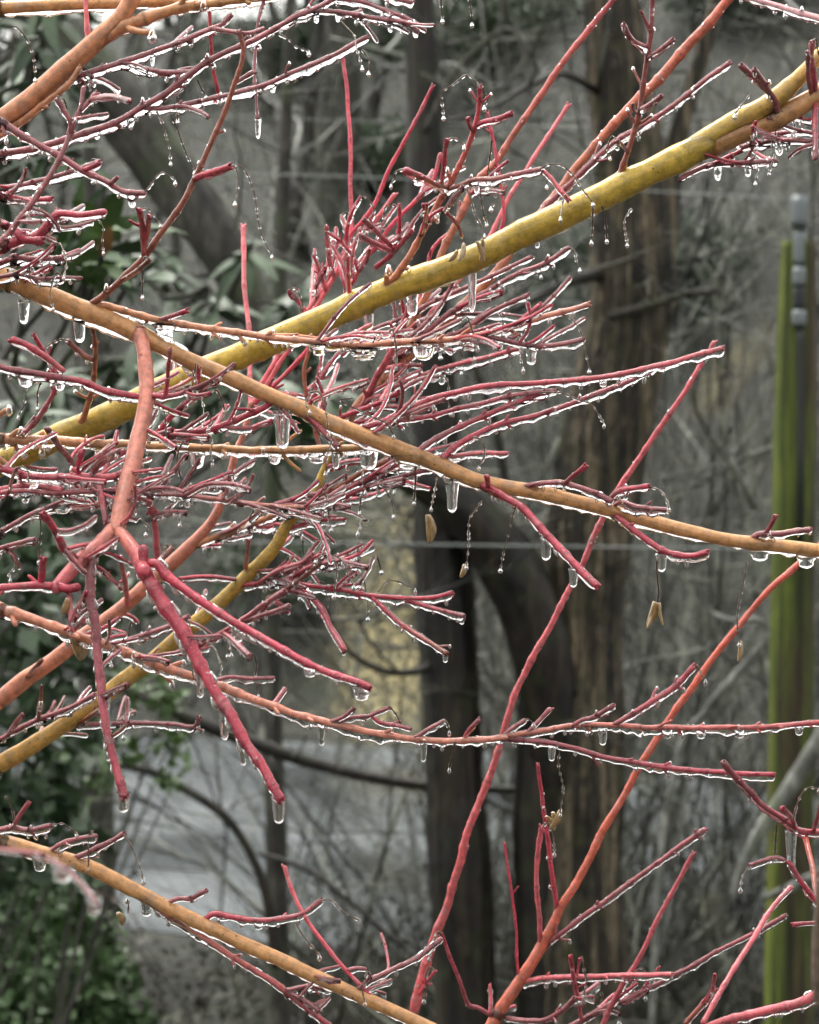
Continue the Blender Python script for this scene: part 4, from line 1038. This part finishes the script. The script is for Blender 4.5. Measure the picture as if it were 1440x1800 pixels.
STEP = 4.2
SINK = [None, None]      # when set, twigs and ice gather in these two builders
def twig_obj(sid, ctrl, c0, c1, ice, name, buds=True):
    """ctrl (n,4): px, py, depth, width px -> branch mesh plus its ice"""
    STEP = 4.7 if ctrl[:, 3].mean() < 19 else 6.5
    q = catmull(ctrl, STEP)
    n = len(q)
    c = np.array([PX(a, b_, e) for a, b_, e, _ in q])
    k = PXM(q[:, 2]); wpx = np.clip(q[:, 3], 3, None); wpx = wpx * np.where(wpx < 14, 0.78, 1.0 - 0.22 * np.clip((20 - wpx) / 6, 0, 1))
    kink = lambda per, amp: np.interp(np.arange(n), np.arange(0, n + per, per), rng.uniform(-amp, amp, len(np.arange(0, n + per, per))))
    fade = np.clip(np.minimum(np.arange(n), np.arange(n)[::-1]) / 6.0, 0, 1) * np.clip(14 / wpx, 0.25, 1)
    c = c + np.stack([kink(9, 1.7) * k * fade, kink(9, 2.0) * k * fade, kink(9, 1.7) * k * fade], -1)
    c = c + np.stack([noise1(n, 11, 0.5) * k, noise1(n, 14, 0.8) * k, noise1(n, 11, 0.5) * k], -1) * np.clip(wpx / 12, 0.4, 1)[:, None]
    r = wpx / 2 * k
    # joints: every so often a swelling with a dark leaf scar ring
    s = np.arange(n) * STEP
    node = np.zeros(n); scar = np.zeros(n)
    pos = rng.uniform(25, 60); nodes = []
    thick = wpx.mean() > 18
    while pos < s[-1] - 15:
        node += np.exp(-((s - pos) / (wpx.mean() * 0.35 + 2)) ** 2); scar += np.exp(-((s - pos - 1.5) / 2.0) ** 2) * rng.uniform(0.3, 1)
        nodes.append(int(pos / STEP)); pos += rng.uniform(26, 72) if not thick else rng.uniform(90, 200)
    r = r * (1 + (0.06 if thick else 0.24) * node + noise1(n, 7, 0.035) + noise1(n, 40, 0.04))
    t = np.linspace(0, 1, n)[:, None]
    tint = PALL[c0] * (1 - t) + PALL[c1] * t
    tint = tint * (1 + noise1(n, 14, 0.16)[:, None]) * (1 - (0.20 if thick else 0.5) * np.clip(scar, 0, 1)[:, None])
    sides = 20 if wpx.max() > 24 else (12 if wpx.max() > 13 else 8)
    # rounded tip bud
    rt = r.copy()
    off = (ctrl[-1, 0] < -5 or ctrl[-1, 0] > 1445 or ctrl[-1, 1] < -5 or ctrl[-1, 1] > 1805)
    if not off and wpx[-1] < 20:
        rt *= 1 + 0.16 * np.exp(-((s[-1] - s - 3) / 5) ** 2)
        tint[-4:] = tint[-4:] * 0.8
    cc, rr, tt = dome(c, rt, tint)
    ns = len(cc)
    st = np.stack([1 + noise1(ns, 9, 0.13) + noise1(ns, 2.5, 0.06) for _ in range(sides)], 1)
    vt = (tt[:, None, :] * st[:, :, None]).reshape(-1, 3)
    mb = MB(); mb.tube(cc, rr, sides, None, cap0=True)
    mb.c[-1] = np.clip(vt, 0, 1)
    if not off and not thick and wpx[-1] < 14:
        td = c[-1] - c[-3]; td /= np.linalg.norm(td); sd_ = np.cross(td, [0, 1, 0.2]); sd_ /= np.linalg.norm(sd_)
        for sg in (-1, 1):
            if rng.random() < 0.8:
                mb.drop(c[-1] + sd_ * sg * r[-1] * 0.30 - td * r[-1] * 0.5, r[-1] * 0.66, r[-1] * rng.uniform(2.2, 3.2), axis=td + sd_ * sg * 0.28, sides=7, rings=5, top=0.7, col=tint[-1] * 0.72)
    SAMP[sid] = (q, c, r)
    # opposite buds and short spurs at the joints
    stub_ends = []
    if buds and not thick and sid not in ('BB', 'CC', 'T0', 'T1', 'T2', 'T3', 'T8', 'C3', 'C4', 'C5', 'FF25', 'CC2', 'CC5', 'CC8', 'U1', 'T7', 'V5', 'EE'):
        _, n1, n2 = frames(c)
        tg = np.gradient(c, axis=0); tg /= np.linalg.norm(tg, axis=1)[:, None]
        for i in nodes:
            if i < 3 or i > n - 4 or rng.random() < 0.30: continue
            a = rng.uniform(0, 6.28); ln = (rng.uniform(0.7, 1.4) if rng.random() < 0.75 else rng.uniform(1.8, 3.4)) * 2 * r[i]
            for sg in (0, math.pi):
                if rng.random() < 0.35: continue
                d = np.cos(a + sg) * n1[i] + np.sin(a + sg) * n2[i]; d = d * 0.9 + tg[i] * 0.8; d /= np.linalg.norm(d)
                L = np.array([c[i], c[i] + d * (r[i] + ln * 0.5), c[i] + d * (r[i] + ln)]) ; L[2] += tg[i] * ln * 0.15
                L = catmull(L, r[i] * 0.6); m_ = len(L)
                rb = r[i] * np.linspace(0.62, 0.48, m_); rb[-1] *= 0.55; rb[-2] *= 1.1
                mb.tube(L, rb, 7, np.repeat(tint[i][None] * 0.8, m_, 0)); stub_ends.append((L[-1], k[i], r[i]))
    if SINK[0] is not None:
        for k_ in range(len(mb.v)): SINK[0].add(mb.v[k_], [tuple(x_ - sum(len(v_) for v_ in mb.v[:k_]) for x_ in f_) for f_ in mb.f[k_]], mb.c[k_])
        o = None
    else:
        o = mb.build(name, M["bark"], maple, tbase)
    # ---- ice
    if ice > 0:
        im = MB()
        horiz = np.abs(np.gradient(c, axis=0)[:, 2]) / (np.linalg.norm(np.gradient(c, axis=0), axis=1) + 1e-9)
        flat = np.clip(1.35 - horiz, 0.4, 1)
        base_h = {1: 1.8, 2: 3.6, 3: 5.0}[ice] * (0.8 if thick else 1)
        h = base_h * (1 + noise1(n, 6, 0.5) + noise1(n, 22, 0.5)); h = np.clip(h * np.clip(0.85 + noise1(n, 16, 1.0), 0.12, 1.25), 0.4, None)
        pos = rng.uniform(5, 30)
        while pos < s[-1]:
            if ice >= 2:
                h += rng.uniform(1.5, 6.5) * (0.8 if ice == 2 else 1.0) * np.exp(-((s - pos) / rng.uniform(4, 8)) ** 2)
            pos += rng.uniform(16, 42)
        h *= flat
        glaze = np.clip({1: 0.7, 2: 1.4, 3: 1.9}[ice] * (1 + noise1(n, 5, 0.4)), 0.3, None)
        if ice >= 1:   # steep twigs carry beads instead of a drip line
            bead = np.zeros(n); pos = rng.uniform(0, 20)
            while pos < s[-1]:
                bead += rng.uniform(0.8, 3.2) * np.exp(-((s - pos) / rng.uniform(2.5, 4.5)) ** 2); pos += rng.uniform(10, 30)
            glaze += bead * np.clip((horiz - 0.35) * 1.6, 0, 1) * (0.35 if ice == 1 else 1.0)
        cI, rI, _ = dome(c, rt + glaze * k, tint)
        hI = np.concatenate([h * k, np.linspace(1, 0.2, len(cI) - n) * h[-1] * k[-1]])
        im.tube(cI, rI, 10 if sides < 20 else 16, down=hI)
        if ice == 3:
            tg2 = np.gradient(c, axis=0); tg2 /= np.linalg.norm(tg2, axis=1)[:, None]
            pos = rng.uniform(5, 25)
            while pos < s[-1] - 8:
                i = int(pos / STEP); pos += rng.uniform(16, 44)
                if horiz[i] < 0.42: continue
                td = tg2[i] * (1 if tg2[i][2] < 0 else -1)
                dn = np.array([0, 0, -1.0]) - td * (-td[2]); dn[0] -= 0.25; dn -= td * np.dot(dn, td); dn /= np.linalg.norm(dn) + 1e-9
                if rng.random() < 0.25: dn = -dn
                rad = rng.uniform(0.30, 0.58) * min(wpx[i], 15) * k[i]
                im.drop(c[i] + dn * (r[i] + rad * 0.35) - td * rad, rad, rad * rng.uniform(2.6, 5.0), axis=td + np.array([0, 0, -0.35]), top=0.4, sides=9, rings=7)
        if not thick:      # frozen drizzle standing on the bark
            _, f1, f2 = frames(c)
            for _ in range(int(s[-1] / (34 if ice < 2 else 30))):
                i = int(rng.integers(2, n - 1)); a = rng.uniform(0, 6.28)
                dn = np.cos(a) * f1[i] + np.sin(a) * f2[i]
                rad = rng.uniform(1.3, 2.6) * k[i]
                im.drop(c[i] + dn * (r[i] + glaze[i] * k[i] * 0.5) + np.array([0, 0, rad]), rad, rad * rng.uniform(2.0, 3.2), top=0.55, sides=7, rings=5)
        if ice == 3 and not thick:      # small hanging drops
            pos = rng.uniform(4, 25)
            while pos < s[-1] - 4:
                i = int(pos / STEP); pos += rng.uniform(11, 46)
                if horiz[i] > 0.55: continue
                rad = rng.uniform(1.7, 4.2) * k[i]
                im.drop(c[i] - np.array([0, 0, r[i] + 0.5 * h[i] * k[i]]), rad, rad * rng.uniform(2.4, 3.6), top=0.75, sides=8, rings=5)
        for (e, ke, re) in stub_ends:
            if rng.random() < 0.45:
                rad = max(re * 0.75, 1.8 * ke); im.drop(e + np.array([0, 0, rad * 0.6]), rad, rad * rng.uniform(2.2, 3.4), top=0.5, sides=8, rings=5)
        if o is None:
            for k_ in range(len(im.v)): SINK[1].add(im.v[k_], [tuple(x_ - sum(len(v_) for v_ in im.v[:k_]) for x_ in f_) for f_ in im.f[k_]])
        else:
            im.build("ice_glaze", M["ice"], o, tint=False, base=tbase)
        if o is not None and not off and ice >= 2 and rng.random() < 0.5 and sid not in DROPS:
            mm = MB(); mm.drop(c[-1] + np.array([0, 0, 0.3 * r[-1]]), r[-1] * 0.95, r[-1] * rng.uniform(2.8, 4.2), top=0.7); mm.build("ice_drop", M["ice"], o, tint=False, base=tbase)
    for (dx, dy, dl, dw) in DROPS.get(sid, []):
        j = int(np.argmin((q[:, 0] - dx) ** 2 + (q[:, 1] - dy) ** 2))
        kk = k[j]; p = PX(dx, dy, q[j, 2])
        p[2] = min(p[2], c[j][2] + 0.2 * r[j])
        mm = MB()
        nr = 16; tt_ = np.linspace(0, 1, nr)
        L_ = dl * kk; slim = dl / dw
        prof = np.where(tt_ < 0.78, 1.12 - 0.42 * tt_ ** 0.8 if slim > 1.3 else 1.25 - 0.5 * tt_, 1.0)
        e = np.clip((tt_ - 0.78) / 0.22, 0, 1); last = prof[tt_ < 0.78][-1]
        prof = np.where(tt_ < 0.78, prof, last * np.sqrt(np.clip(1 - e ** 2, 0.02, 1)))
        prof = prof * (1 + noise1(nr, 3, 0.06)); prof[0] *= 1.15 
        cx = p[None] + np.outer(tt_ * L_ * 1.05, [0, 0, -1]) + np.stack([noise1(nr, 5, 0.4 * kk), noise1(nr, 5, 0.3 * kk), np.zeros(nr)], -1)
        mm.tube(cx, prof * dw / 2 * kk * 0.92, 14)
        mm.build("icicle", M["ice"], o, tint=False, base=tbase)
    return o

def trunk_point(z):
    return np.array([-0.75 + 0.03 * math.sin(z * 1.3), 1.95 + 0.04 * math.sin(z * 0.9 + 1), z])

def squeeze(d):
    return 1.6 + (d - 1.6) * 0.62 if d > 1.1 else d

specs = []
for line in STROKES.strip().split("\n"):
    head, pts = line.split("|")
    sid, par, d0, d1, w0, w1, c0, c1, ice = head.split()
    if d0 != '*': d0 = squeeze(float(d0))
    d1 = squeeze(float(d1))
    P = [tuple(float(v) for v in p.split(",")) for p in pts.split()]
    specs.append((sid, par, d0, float(d1), float(w0), float(w1), c0, c1, int(ice), P))
done = {}
pending = list(specs)
while pending:
    rest = []
    for sp_ in pending:
        sid, par, d0, d1, w0, w1, c0, c1, ice, P = sp_
        if d0 == "*":
            if par not in done:
                rest.append(sp_); continue
            q = SAMP[par][0]
            j = int(np.argmin((q[:, 0] - P[0][0]) ** 2 + (q[:, 1] - P[0][1]) ** 2))
            dd0 = q[j, 2]
        else:
            dd0 = float(d0)
        xy = np.array([p[:2] for p in P])
        s = np.concatenate([[0], np.cumsum(np.linalg.norm(np.diff(xy, axis=0), axis=1))]); s /= s[-1]
        dep = dd0 + (d1 - dd0) * s
        if any(len(p) == 3 for p in P):
            have = [i for i, p in enumerate(P) if len(p) == 3]
            wv = np.array([P[i][2] for i in have]); sv = s[have]
            if have[0] > 0: wv = np.concatenate([[w0], wv]); sv = np.concatenate([[0], sv])
            if have[-1] < len(P) - 1: wv = np.concatenate([wv, [w1]]); sv = np.concatenate([sv, [1]])
            wid = np.interp(s, sv, wv)
        else:
            wid = w0 + (w1 - w0) * s
        ctrl = np.column_stack([xy, dep, wid])
        if par == "x":      # carry the branch on, out of the picture, to the trunk
            a = PX(*ctrl[0, :3]); b_ = PX(*ctrl[1, :3]); dr = (a - b_) / np.linalg.norm(a - b_)
            zt = a[2] - 0.12 - 0.25 * abs(a[0] + 0.75); tp = trunk_point(zt)
            dist = np.linalg.norm(tp - a)
            m1 = a + dr * dist * 0.35; m2 = tp + (m1 - tp) * 0.45 + np.array([0, 0, -0.02])
            if m1[0] > a[0] + 0.02: m1[0] = a[0] + 0.01
            ext = []
            for pw, f in ((tp, 1.5), (m2, 1.3), (m1, 1.12)):
                dd = pw[1]; kk = PXM(dd)
                ext.append((720 + pw[0] / kk, 900 - (pw[2] - CAM_Z) / kk, dd, ctrl[0, 3] * f))
            ctrl = np.vstack([np.array(ext), ctrl])
        name = "branch" if ctrl[:, 3].mean() > 15 else "twig"
        done[sid] = twig_obj(sid, ctrl, c0, c1, ice, name)
    if len(rest) == len(pending):
        raise RuntimeError("strokes without a parent: " + " ".join(r_[0] for r_ in rest))
    pending = rest

# trunk, outside the picture, carrying them all
mb = MB(); zz = np.linspace(0, 5.9, 90); cc = np.array([trunk_point(z) for z in zz])
mb.tube(cc, np.interp(zz, [0, 0.3, 3, 5, 5.9], [0.10, 0.075, 0.055, 0.035, 0.012]), 24, np.repeat(PALL["G"][None], 90, 0) * 0.7)
mb.build("trunk", M["bark"], maple, tbase)

# small twigs that fill the tangles: rect, count, direction (deg, 0 = right, 90 = up), spread, length, colours
ALLQ = np.vstack([np.column_stack([SAMP[k_][0], SAMP[k_][0][:, :1] * 0]) for k_ in SAMP if k_ not in ("NB", "NI", "NR", "BB", "CC")])
FILL = [((0, 330, 110, 500), 9, 10, 30, (40, 90), "MR"), ((0, 800, 230, 1010), 20, 10, 60, (40, 110), "MRP"), ((230, 680, 500, 765), 13, 25, 45, (30, 90), "MRP"),
        ((240, 830, 560, 960), 18, 12, 40, (40, 120), "MRM"), ((500, 600, 740, 770), 20, 45, 30, (50, 140), "PRM"), ((480, 800, 720, 920), 10, 20, 25, (50, 120), "MR"),
        ((440, 970, 620, 1060), 14, 15, 40, (30, 90), "RM"), ((80, 1080, 400, 1200), 9, 25, 40, (40, 90), "MR"), ((480, 440, 640, 560), 9, 95, 30, (40, 110), "RP"),
        ((620, 340, 860, 480), 9, 60, 35, (40, 90), "RM"), ((640, 540, 960, 640), 10, 25, 15, (50, 130), "MR"), ((560, 0, 740, 40), 3, -10, 15, (40, 70), "M"),
        ((100, 60, 340, 220), 6, 20, 40, (30, 70), "M"), ((1280, 200, 1440, 290), 6, 175, 20, (30, 70), "MR"), ((0, 1180, 250, 1340), 8, 40, 40, (30, 70), "MB"),
        ((850, 1740, 1240, 1800), 7, 50, 30, (30, 70), "MR"), ((480, 1700, 640, 1790), 6, 20, 40, (30, 70), "M")]
jobs = []
for (x0, y0, x1, y1), cnt, ang, spr, (l0, l1), cols in FILL:
    inside = ALLQ[(ALLQ[:, 0] > x0) & (ALLQ[:, 0] < x1) & (ALLQ[:, 1] > y0) & (ALLQ[:, 1] < y1)]
    if not len(inside): continue
    for _ in range(int(cnt * 2.1)):
        b_ = inside[rng.integers(0, len(inside))]
        th = math.radians(ang + rng.normal(0, spr * 0.62)); ln = rng.uniform(l0, l1)
        bend = rng.normal(0, 0.25)
        P = [b_[:2]]
        for q_ in (0.35, 0.7, 1.0):
            P.append(b_[:2] + ln * q_ * np.array([math.cos(th + bend * q_), -math.sin(th + bend * q_)]))
        dz = b_[2] + np.array([0, 0.3, 0.7, 1]) * rng.normal(0.0, 0.04)
        ctrl = np.column_stack([np.array(P), dz, np.linspace(1, 0.72, 4) * rng.uniform(4.4, 7.6)])
        jobs.append((ln * ctrl[0, 3], ctrl, cols[rng.integers(0, len(cols))], int(rng.choice([2, 3, 3]))))
jobs.sort(key=lambda j: -j[0])
for fi, (_, ctrl, c_, ic) in enumerate(jobs):
    if fi == 85:
        SINK[0], SINK[1] = MB(), MB()
    twig_obj(f"f{fi}", ctrl, c_, c_, ic, "twig")
fine = SINK[0].build("fine_twigs", M["bark"], maple, tbase); fine["kind"] = "stuff"
SINK[1].build("ice_glaze", M["ice"], fine, tint=False, base=tbase)["kind"] = "stuff"
SINK[0] = SINK[1] = None

# thread-like old flower stalks strung with frozen beads
THREADS = """
1.48 402,293 418,290 430,298 440,318 448,345 452,375 458,405 468,430 478,448
1.52 20,45 32,50 42,62 52,78 58,98 61,115 62,138
1.52 250,340 262,330 272,315 285,304 300,310 308,318
1.5 245,368 262,368 272,380 282,393
1.54 275,195 285,215 292,240 298,260 300,285
1.54 300,200 310,222 320,250 330,275 342,300
1.56 347,140 354,155 362,168
1.56 600,37 612,50 623,63 627,85 637,117
1.56 637,88 648,104 648,126
1.56 490,60 508,70 520,82 543,90
1.58 775,-5 776,15 778,33
1.58 824,-5 828,18 830,40
1.56 845,157 838,145 822,132 808,140 795,150 780,160 777,175 780,205
1.56 786,247 798,243 810,250 816,256
1.55 820,330 828,350 835,375 845,395 852,412
1.55 845,330 846,350 850,375 856,392
1.54 950,298 962,290 985,290 1005,305 1022,330 1043,357
1.54 1043,360 1042,383 1040,423
1.54 1058,362 1064,380 1067,420
1.54 1110,367 1098,390 1103,428
1.58 1320,165 1308,180 1296,195 1292,202
1.55 1000,556 1010,566 1022,585 1028,610 1036,650
1.56 950,690 985,690 1010,700 1038,710 1050,725 1062,745
1.52 1138,855 1160,862 1170,875 1176,892
1.52 730,820 730,850 728,882
1.52 768,840 764,865 758,892
1.52 848,880 838,895 825,915 824,960 820,995
1.5 908,885 898,920 888,960 880,1000
1.5 1155,985 1155,1010 1158,1040 1155,1062
1.5 1313,985 1310,1010 1302,1050 1296,1090 1300,1130
1.5 70,668 48,680 45,700 38,720 32,730
1.5 72,672 66,690 66,715
1.48 122,600 108,596 95,602 82,610 75,620
1.58 258,800 262,830 270,850
1.6 325,770 312,800 315,830 322,850
1.6 322,860 318,890 316,920
1.55 545,690 562,690 570,710 575,735 578,760
1.5 585,770 575,800 572,830
1.7 560,920 575,945 575,970 555,985
1.7 565,975 590,978 605,990 612,1010 622,1030
1.75 665,1040 680,1022 700,1022 715,1030 730,1036
1.52 683,1243 692,1250 700,1262 705,1275
1.5 777,1268 785,1270 790,1285
1.48 920,1267 930,1265 938,1272
1.46 10,1400 22,1425 25,1445
1.44 88,1452 110,1448 125,1458 135,1466
1.44 217,1467 230,1485 240,1510 248,1530 252,1548
1.46 564,1583 580,1582 590,1590 600,1600 620,1612 633,1618
1.46 520,1622 530,1640 545,1660 562,1680
1.45 1395,1440 1405,1405 1420,1385 1440,1388
1.45 1366,1445 1364,1470 1362,1505
1.45 1320,1520 1306,1540 1302,1562
1.62 985,1310 982,1345 990,1385 985,1430
1.5 70,905 72,930 70,960 68,985
1.48 620,700 600,705 660,735 680,745 692,765
1.54 830,768 848,775 852,800 842,820
1.62 668,850 680,865 690,885 692,905
1.62 635,870 634,885 632,900
1.6 865,245 862,270 858,300 856,330
1.52 225,1605 226,1590 224,1580
1.5 800,1305 795,1330 790,1350
0.87 168,1588 185,1600 200,1625 214,1650 222,1668
0.88 150,1562 190,1575 225,1600 245,1630 250,1652
"""
extra = []
tips = [SAMP[k_][0][-1] for k_ in SAMP if not (k_[0] in "ABXY" and len(k_) == 1) and k_ not in ("NB", "NI", "NR", "BB", "CC", "C3", "C4", "C5", "T0", "T1", "T2", "T3", "T8")]
tips = [t_ for t_ in tips if 5 < t_[0] < 1435 and 5 < t_[1] < 1790]
for i_ in rng.permutation(len(tips))[:85]:
    x_, y_, d_, _w = tips[i_]; sg = 1 if rng.random() < 0.75 else -1; L_ = rng.uniform(18, 70); a_ = rng.uniform(6, 22)
    pts_ = [(x_, y_), (x_ + sg * a_ * 0.6, y_ - rng.uniform(0, 9)), (x_ + sg * a_, y_ + L_ * 0.25), (x_ + sg * (a_ + rng.uniform(-3, 7)), y_ + L_ * 0.6), (x_ + sg * (a_ + rng.uniform(-6, 9)), y_ + L_)]
    extra.append("%.4f " % ((d_ - 1.6) / 0.62 + 1.6) + " ".join("%.1f,%.1f" % p_ for p_ in pts_))
for line in THREADS.strip().split("\n") + extra:
    w = line.split(); d = squeeze(float(w[0]))
    p = np.array([[float(v_) for v_ in q_.split(",")] for q_ in w[1:]])
    q = catmull(np.column_stack([p, np.full(len(p), d) + np.linspace(0, rng.normal(0, 0.02), len(p))]), 2.5)
    c = np.array([PX(*a) for a in q]); k = PXM(d); n = len(c)
    mb = MB(); mb.tube(c, 1.0 * k * np.linspace(1.2, 0.8, n), 5)
    o = mb.build("flower_stalk", M["stalk"], maple, tbase, tint=False)
    im = MB()
    gl = 0.9 + noise1(n, 5, 0.35); s = np.arange(n) * 2.5; pos = rng.uniform(2, 8)
    while pos < s[-1]:
        gl += rng.uniform(1.0, 3.0) * np.exp(-((s - pos) / rng.uniform(2.0, 3.6)) ** 2); pos += rng.uniform(7, 19)
    im.tube(c, np.clip(gl, 0.7, None) * k, 7, down=np.clip(gl - 1.2, 0, None) * 0.3 * k)
    im.drop(c[-1] + np.array([0, 0, 1.5 * k]), rng.uniform(3, 4.6) * k, rng.uniform(9, 13) * k, top=0.25)
    im.build("ice_beads", M["ice"], o, tint=False, base=tbase)

# winged seeds, curled dry leaves
def samara(px, py, d, l, w, rot, name="samara", mat="samara"):
    d = squeeze(d); l *= 0.88; w *= 0.85
    k = PXM(d); n = 18; v = []; f = []
    for i in range(n + 1):
        t = i / n
        ww = w * k * (0.12 + 0.48 * math.sin(math.pi * min(1, 0.06 + 0.92 * t ** 1.15)) ** 0.75); bend = 0.07 * l * k * math.sin(math.pi * t)
        th = 0.10 * w * k * (1.6 - t) + 0.3 * k + (1.3 * k if t < 0.25 else 0)
        z = -t * l * k
        v += [(bend - ww * 0.7, -th, z), (bend + ww, -th * 0.7, z), (bend + ww, th * 0.7, z), (bend - ww * 0.7, th, z)]
        if i:
            a = 4 * (i - 1); b_ = 4 * i
            f += [(a + j, a + (j + 1) % 4, b_ + (j + 1) % 4, b_ + j) for j in range(4)]
    f += [(3, 2, 1, 0), (4 * n, 4 * n + 1, 4 * n + 2, 4 * n + 3)]
    mb = MB(); mb.add(v, f)
    o = mb.build(name, M[mat], maple, tint=False)
    o.location = Vector(PX(px, py, d) - tbase); o.rotation_euler = rot
    return o
samara(752, 905, 1.52, 56, 21, (0.1, -0.1, 0.3))
samara(1152, 1058, 1.5, 50, 18, (0.2, 0.25, 0.5)); samara(1158, 1060, 1.5, 46, 14, (-0.2, 0.0, 1.8)); samara(1150, 1062, 1.505, 54, 12, (0.0, 0.5, 0.9))
samara(1301, 1126, 1.5, 42, 11, (0, 0.1, 0.4)); samara(818, 992, 1.52, 28, 14, (0.2, 0.3, 0.8))
samara(985, 1425, 1.62, 40, 14, (0.1, 0.5, 0.2)); samara(972, 1428, 1.62, 40, 12, (0.1, -0.3, 0.9)); samara(960, 1435, 1.62, 30, 10, (0.1, -0.7, 0.4))
samara(118, 1052, 1.34, 34, 16, (0.2, 0.3, 0.2)); samara(207, 1605, 1.46, 30, 16, (0.3, -0.4, 0.3)); samara(130, 1115, 1.6, 60, 34, (0.3, -0.4, 0.5), "dry_leaf")
for (x, y, l, w, r_) in [(815, 428, 42, 12, 0.35), (838, 424, 46, 12, -0.3), (804, 440, 30, 10, 0.7), (848, 420, 44, 10, -0.1)]:
    samara(x, y, 1.60, l, w, (rng.uniform(-0.5, 0.5), r_, rng.uniform(0, 1)), "dry_leaf", "samara")
